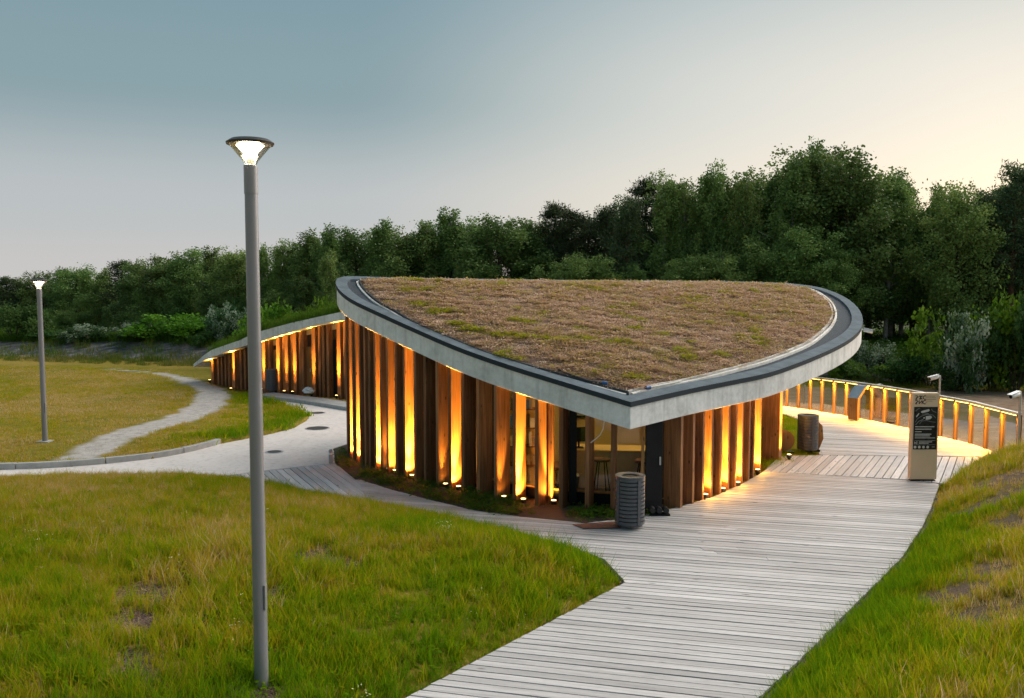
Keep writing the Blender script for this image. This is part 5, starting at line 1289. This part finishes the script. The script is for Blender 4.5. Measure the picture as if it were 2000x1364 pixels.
# ------------------------------------------------------------------ trees
def leaf_quads(C, size, r, droop=.3, aspect=.62, flat_=.35):
    """one leaf face per centre"""
    N = len(C); d = r.normal(0, 1, (N, 3)); d[:, 2] = d[:, 2] * .7 - droop; d /= np.linalg.norm(d, axis=1, keepdims=True)
    s = np.cross(d, r.normal(0, 1, (N, 3))); s /= np.linalg.norm(s, axis=1, keepdims=True) + 1e-9
    L = (size * r.uniform(.6, 1.3, N))[:, None]; w = L * aspect * .5
    V = np.stack([C, C + d * L * .5 + s * w, C + d * L, C + d * L * .5 - s * w], 1).reshape(-1, 3)
    return V, np.arange(4 * N).reshape(N, 4)
def tree_meshes(kind, seed):
    """trunk and crown for a tree 10 m tall standing at the origin"""
    r = np.random.default_rng(seed); tb = MB(); H = 10.0; C = []; SZ = []; BLs = []
    lean = r.normal(0, .25, 2)
    def axis_pt(t): return np.array([lean[0] * t * t + .12 * math.sin(3 * t + seed), lean[1] * t * t + .12 * math.cos(2.3 * t + seed), H * t])
    tb.tube([axis_pt(t) for t in np.linspace(0, .97, 9)], [(.19 if kind != 'birch' else .14) * (1 - .88 * t) + .012 for t in np.linspace(0, .97, 9)], 8)
    if kind == 'pine':
        nb = 46
        for i in range(nb):
            t = .34 + .64 * (i / nb) ** .9; a = i * 2.4 + r.uniform(-.4, .4); L = (1.0 - .80 * ((t - .34) / .66) ** 1.15) * 2.3 * r.uniform(.55, 1.15) * (.55 + .45 * min(1, (t - .3) / .15))
            p0 = axis_pt(t); d = np.array([math.cos(a), math.sin(a), r.uniform(-.05, .45)]); p1 = p0 + d * L
            tb.tube([p0, p0 + d * L * .5 + [0, 0, -.04], p1], [.035, .022, .008], 5, caps=False)
            npad = 5
            for j in range(npad):
                q = p0 + d * L * r.uniform(.35, 1.05) + r.normal(0, .16, 3); m_ = 46
                cc = q + r.normal(0, 1, (m_, 3)) * [.24, .24, .12]; C.append(cc); SZ.append(np.full(m_, .26)); BLs.append(np.clip(r.uniform(0, 1) * .5 + r.uniform(0, .5, m_), 0, 1))
        asp, dr = .22, -.55
    else:
        top, low = (.99, .20) if kind == 'birch' else (.97, .14)
        nb = 30 if kind == 'birch' else 34
        lob = [(r.uniform(.72, 1.2)) for _ in range(8)]
        for i in range(nb):
            t = low + (top - low) * (i + .5) / nb; a = i * 2.4 + r.uniform(-.5, .5); u_ = (t - low) / (top - low)
            if kind == 'birch': prof = (.42 + 1.9 * u_) if u_ < .35 else 1.09 - .95 * (u_ - .35) / .65
            elif kind == 'oak': prof = (.75 + 1.0 * u_) if u_ < .4 else 1.15 * math.sqrt(max(0, 1 - ((u_ - .4) / .62) ** 2)) + .04
            else: prof = (.5 + 1.1 * u_) if u_ < .45 else 1.0 * math.sqrt(max(0, 1 - ((u_ - .45) / .58) ** 2)) + .05
            L = prof * (1.75 if kind == 'birch' else 2.35) * lob[i % 8] * r.uniform(.8, 1.1)
            p0 = axis_pt(t * (.82 if kind != 'birch' else .88)); e = np.array([math.cos(a) * L, math.sin(a) * L, (t * H - p0[2]) + .3]); p1 = p0 + e
            tb.tube([p0, p0 + e * .5 + [0, 0, .12], p1], [.055 * (1 - t * .6), .03 * (1 - t * .5), .008], 5, caps=False)
            ncl = 11 if kind != 'birch' else 10
            for j in range(ncl):
                f = r.uniform(.25, 1.08) ** .8; q = p0 + e * f + r.normal(0, .26, 3) * [1, 1, .75]; m_ = int(r.uniform(42, 82)); b0 = r.uniform(0, 1)
                if kind == 'birch':          # hanging sprays
                    hl = r.uniform(.5, 1.35); tt = r.uniform(0, 1, m_); cc = q + np.stack([r.normal(0, .13, m_), r.normal(0, .13, m_), -hl * tt + .15], 1); cc[:, :2] += (r.normal(0, .15, 2)) * tt[:, None]
                else: cc = q + r.normal(0, 1, (m_, 3)) * [.27, .27, .20]
                C.append(cc); SZ.append(np.full(m_, .15 if kind == 'birch' else .17)); BLs.append(np.clip(b0 * .6 + r.uniform(0, .4, m_), 0, 1))
        asp, dr = (.62, .5) if kind == 'birch' else (.7, .15)
    C = np.concatenate(C); SZ = np.concatenate(SZ); BLs = np.concatenate(BLs)
    V, F = leaf_quads(C, SZ, r, dr, asp)
    k = V[:, 2].reshape(-1, 4).min(1) > .3; V = V.reshape(-1, 4, 3)[k].reshape(-1, 3); F = np.arange(len(V)).reshape(-1, 4)
    mat = {'pine': M_pine, 'birch': M_birch, 'oak': M_birch, 'round': M_birch}[kind]
    crown = np_mesh('crown', V, F, mat, attrs={'bl': np.repeat(BLs[k], 4)})
    tm = bpy.data.meshes.new('trunk'); tm.from_pydata(tb.v, [], tb.f); tm.polygons.foreach_set('use_smooth', [True] * len(tm.polygons)); tm.materials.append({'pine': M_pinebark, 'birch': M_birchbark}.get(kind, M_bark))
    return tm, crown, V[:, 2].max()
KINDS = {k: [tree_meshes(k, s) for s in ss] for k, ss in (('birch', (3, 14, 25)), ('pine', (5, 16, 27)), ('oak', (7, 18)), ('round', (9, 20)))}
TREES = []
def add_tree(u, vtop, dep, kind, wide=1.0, near=0.0):
    """dep: metres behind the line of the wood"""
    x_over = (u - 1000) / FPX
    Yl = 53.5 / (1 + .30 * x_over) + dep + near + 22 * float(sm((650 - u) / 600))
    X0, Y0, Zt = AT(u, vtop, Yl); gz = float(ground(np.array([X0]), np.array([Y0]))[0])
    TREES.append((u, X0, Y0, gz, Zt - gz, kind, wide))
sky_front = [(-40, 548, 'pine'), (15, 545, 'pine'), (62, 533, 'round'), (118, 528, 'pine'), (148, 520, 'oak'), (200, 528, 'birch'), (235, 512, 'pine'), (285, 508, 'oak'), (330, 496, 'round'), (375, 488, 'oak'), (420, 485, 'birch'), (462, 486, 'oak'), (512, 480, 'birch'), (560, 472, 'birch'), (605, 452, 'birch'), (645, 441, 'birch'), (695, 447, 'oak'), (742, 430, 'birch'), (790, 446, 'round'), (838, 436, 'birch'), (885, 406, 'birch'), (930, 428, 'birch'), (975, 421, 'oak'), (1020, 432, 'birch'), (1088, 388, 'pine'), (1128, 402, 'pine'), (1186, 390, 'pine'), (1226, 374, 'pine'), (1298, 325, 'birch'), (1345, 345, 'birch'), (1392, 308, 'birch'), (1428, 336, 'birch'), (1466, 323, 'birch'), (1540, 284, 'birch'), (1604, 260, 'birch'), (1655, 283, 'oak'), (1742, 328, 'birch'), (1820, 356, 'birch'), (1882, 342, 'round'), (1925, 362, 'pine'), (1986, 304, 'pine'), (2050, 320, 'birch'), (2110, 330, 'pine')]
for u, v, kd in sky_front: add_tree(u, v - 9 * float(sm((1080 - u) / 120)), random.uniform(0, 3.0), kd, random.uniform(.85, 1.05) * (1.0 if kd != 'birch' else .92) * (1.22 if u < 1060 else 1.0))
rr_ = random.Random(11)
skyx = [s_[0] for s_ in sky_front]; skyv = [s_[1] for s_ in sky_front]
for u in range(-60, 2130, 46):          # second and third rows, a little lower on the skyline
    v = float(np.interp(u, skyx, skyv)); near_dark = u > 1040
    add_tree(u + rr_.uniform(-18, 18), v + rr_.uniform(-4, 30), rr_.uniform(3.0, 6), rr_.choice(['birch', 'oak', 'pine', 'round'] if u < 1040 else ['birch', 'pine', 'birch', 'oak']), rr_.uniform(.9, 1.15))
for u in range(-60, 2130, 60): 
    v = float(np.interp(u, skyx, skyv)); add_tree(u + rr_.uniform(-20, 20), v + rr_.uniform(40, 95), rr_.uniform(8, 14), rr_.choice(['pine', 'oak', 'round']), rr_.uniform(1.1, 1.4))
for u in range(-40, 2120, 52):          # shorter trees filling the front of the wood
    v = float(np.interp(u, skyx, skyv)); vv = v + (690 - v) * rr_.uniform(.30, .52)
    if u > 1650: continue
    add_tree(u + rr_.uniform(-16, 16), vv, rr_.uniform(-2.6, -.6), rr_.choice(['birch', 'round', 'oak', 'round']), rr_.uniform(1.0, 1.35))
add_tree(641, 482, -9.5, 'birch', .78)      # slim pale birch before the wood
TREES.sort(key=lambda t: t[0])
names = {'birch': ('birch_tree', 'birch with hanging sprays'), 'pine': ('pine_tree', 'dark pine with tufted limbs'), 'oak': ('broadleaf_tree', 'broad leafy tree'), 'round': ('broadleaf_tree', 'broad leafy tree')}
front_u = {}
ORDW = lambda k: {1: 'leftmost'}.get(k, ('%d%s' % (k, 'th' if 10 < k % 100 < 14 else {1: 'st', 2: 'nd', 3: 'rd'}.get(k % 10, 'th'))))
cnt = {}
for i, (u, X0, Y0, gz, h, kd, wide) in enumerate(TREES):
    tm, cm, top = rr_.choice(KINDS[kd]); nm, words = names[kd]; cnt[words] = cnt.get(words, 0) + 1; c_ = cnt[words]
    if u == 641: lab = 'slim pale green birch standing alone before the dark wood'; c_ = 0
    elif c_ == 1: lab = 'leftmost %s in the wood' % words
    else: lab = '%s in the wood, %s from the left' % (words, ORDW(c_))
    s = h / top; t = empty(nm, (X0, Y0, gz - .05), lab, 'tree', 'trees of the wood', rr_.uniform(0, 6.28)); t.scale = (s * wide * (1.12 if h < 9 else 1.0), s * wide * (1.12 if h < 9 else 1.0), s)
    for nm2, me_ in (('trunk', tm), ('crown', cm)):
        o = bpy.data.objects.new(nm2, me_); COL.objects.link(o); o.parent = t
# ---- shrubs
def shrub_mesh(seed, mat, nl=5200, hang=.1, bloom=False):
    r = np.random.default_rng(seed); C = []; BLs = []
    lobes = [(r.normal(0, .42, 2), r.uniform(.35, .75), r.uniform(.35, .6)) for _ in range(9)]
    for _ in range(95):
        (lx, ly), lh, lr = lobes[r.integers(0, 9)]; d = r.normal(0, 1, 3); d /= np.linalg.norm(d); q = np.array([lx, ly, lh]) + d * lr * r.uniform(.55, 1.0) * [1, 1, .8]
        if q[2] < .04: q[2] = abs(q[2]) + .03
        m_ = nl // 95; C.append(q + r.normal(0, .075, (m_, 3))); BLs.append(np.clip((.9 if (bloom and r.uniform() < .45) else r.uniform(0, .6)) + r.uniform(-.1, .25, m_), 0, 1))
    C = np.concatenate(C); V, F = leaf_quads(C, np.full(len(C), .085), r, hang, .66)
    st = MB()
    for k in range(6):
        a = k * 1.05; st.tube([(0.05 * math.cos(a), .05 * math.sin(a), 0), (.2 * math.cos(a), .2 * math.sin(a), .35), (.42 * math.cos(a), .42 * math.sin(a), .8)], [.02, .014, .006], 5)
    tm = bpy.data.meshes.new('stems'); tm.from_pydata(st.v, [], st.f); tm.materials.append(M_bark)
    return tm, np_mesh('crown', V, F, mat, attrs={'bl': np.repeat(np.concatenate(BLs), 4)})
SH = {'green': [shrub_mesh(s, M_shrub) for s in (1, 2)], 'dark': [shrub_mesh(s, M_hedge) for s in (3, 4)], 'bloom': [shrub_mesh(s, M_bloom, bloom=True) for s in (5, 6)]}
SHR = [  # u, v of the foot, Y, v of the top, width in px, kind, label
    (362, 690, 55.5, 610, 145, 'green', 'big bright green rounded bush at the edge of the wood'),
    (268, 690, 56.0, 628, 80, 'bloom', 'white flowering bush just left of the big green bush'),
    (155, 690, 57.0, 632, 85, 'bloom', 'white flowering bush to the right of the distant lamp'),
    (430, 672, 55.0, 590, 70, 'bloom', 'tall thin flowering bush right of the big green bush'),
    (470, 668, 53.0, 622, 60, 'bloom', 'pale flowering bush above the far end of the wing roof'),
    (110, 690, 58.0, 645, 70, 'dark', 'low dark bush beside the distant lamp post'),
    (25, 688, 58.5, 596, 90, 'dark', 'dark bush at the left margin of the wood'),
    (200, 690, 56.5, 650, 60, 'dark', 'dark bush between the two left flowering bushes'),
    (310, 690, 57.5, 640, 60, 'dark', 'dark bush behind the big green bush'),
    (398, 688, 53.5, 645, 40, 'dark', 'small dark bush at the right foot of the big green bush'),
    (560, 640, 47.0, 592, 130, 'green', 'feathery green shrub rising behind the wing roof'),
    (630, 640, 46.0, 575, 90, 'green', 'yellowish green shrub where the wing meets the pavilion'),
    (510, 655, 47.5, 612, 70, 'green', 'low green shrub beside the foreground lamp pole'),
    (1945, 748, 36.5, 575, 135, 'green', 'large bright green shrub at the right margin'),
    (1890, 748, 36.0, 612, 95, 'bloom', 'tall pale leaved flowering shrub left of the large right shrub'),
    (1990, 752, 35.5, 640, 90, 'dark', 'dark shrub at the foot of the large right shrub'),
    (1700, 742, 41.0, 665, 75, 'bloom', 'slender pale flowering shrub behind the right roof tip'),
    (1815, 750, 38.0, 690, 100, 'dark', 'low spreading dark shrub behind the camera mast'),
    (1750, 748, 39.0, 705, 90, 'dark', 'low dark shrub left of the camera mast'),
    (1660, 742, 40.5, 700, 80, 'green', 'low green shrub just behind the right roof edge'),
    (1870, 760, 36.8, 700, 90, 'dark', 'low dark shrub under the pale flowering right shrub'),
    (2050, 750, 36.0, 560, 140, 'dark', 'tall dark shrub beyond the right shrub')]
for (u, v, Yd, vt, wpx, kd, lab) in SHR:
    X0, Y0, Zt = AT(u, vt, Yd); gz = float(ground(np.array([X0]), np.array([Yd]))[0]); h = max(Zt - gz, .6); w_ = wpx / FPX * Yd / 1.55
    tm, cm = SH[kd][rr_.randrange(2)]; t = empty('shrub', (X0, Yd, gz - .04), lab, 'shrub', 'shrubs along the wood', rr_.uniform(0, 6.28)); t.scale = (w_, w_, h / 1.08)
    for nm2, me_ in (('stems', tm), ('crown', cm)):
        o = bpy.data.objects.new(nm2, me_); COL.objects.link(o); o.parent = t
print('trees', len(TREES))
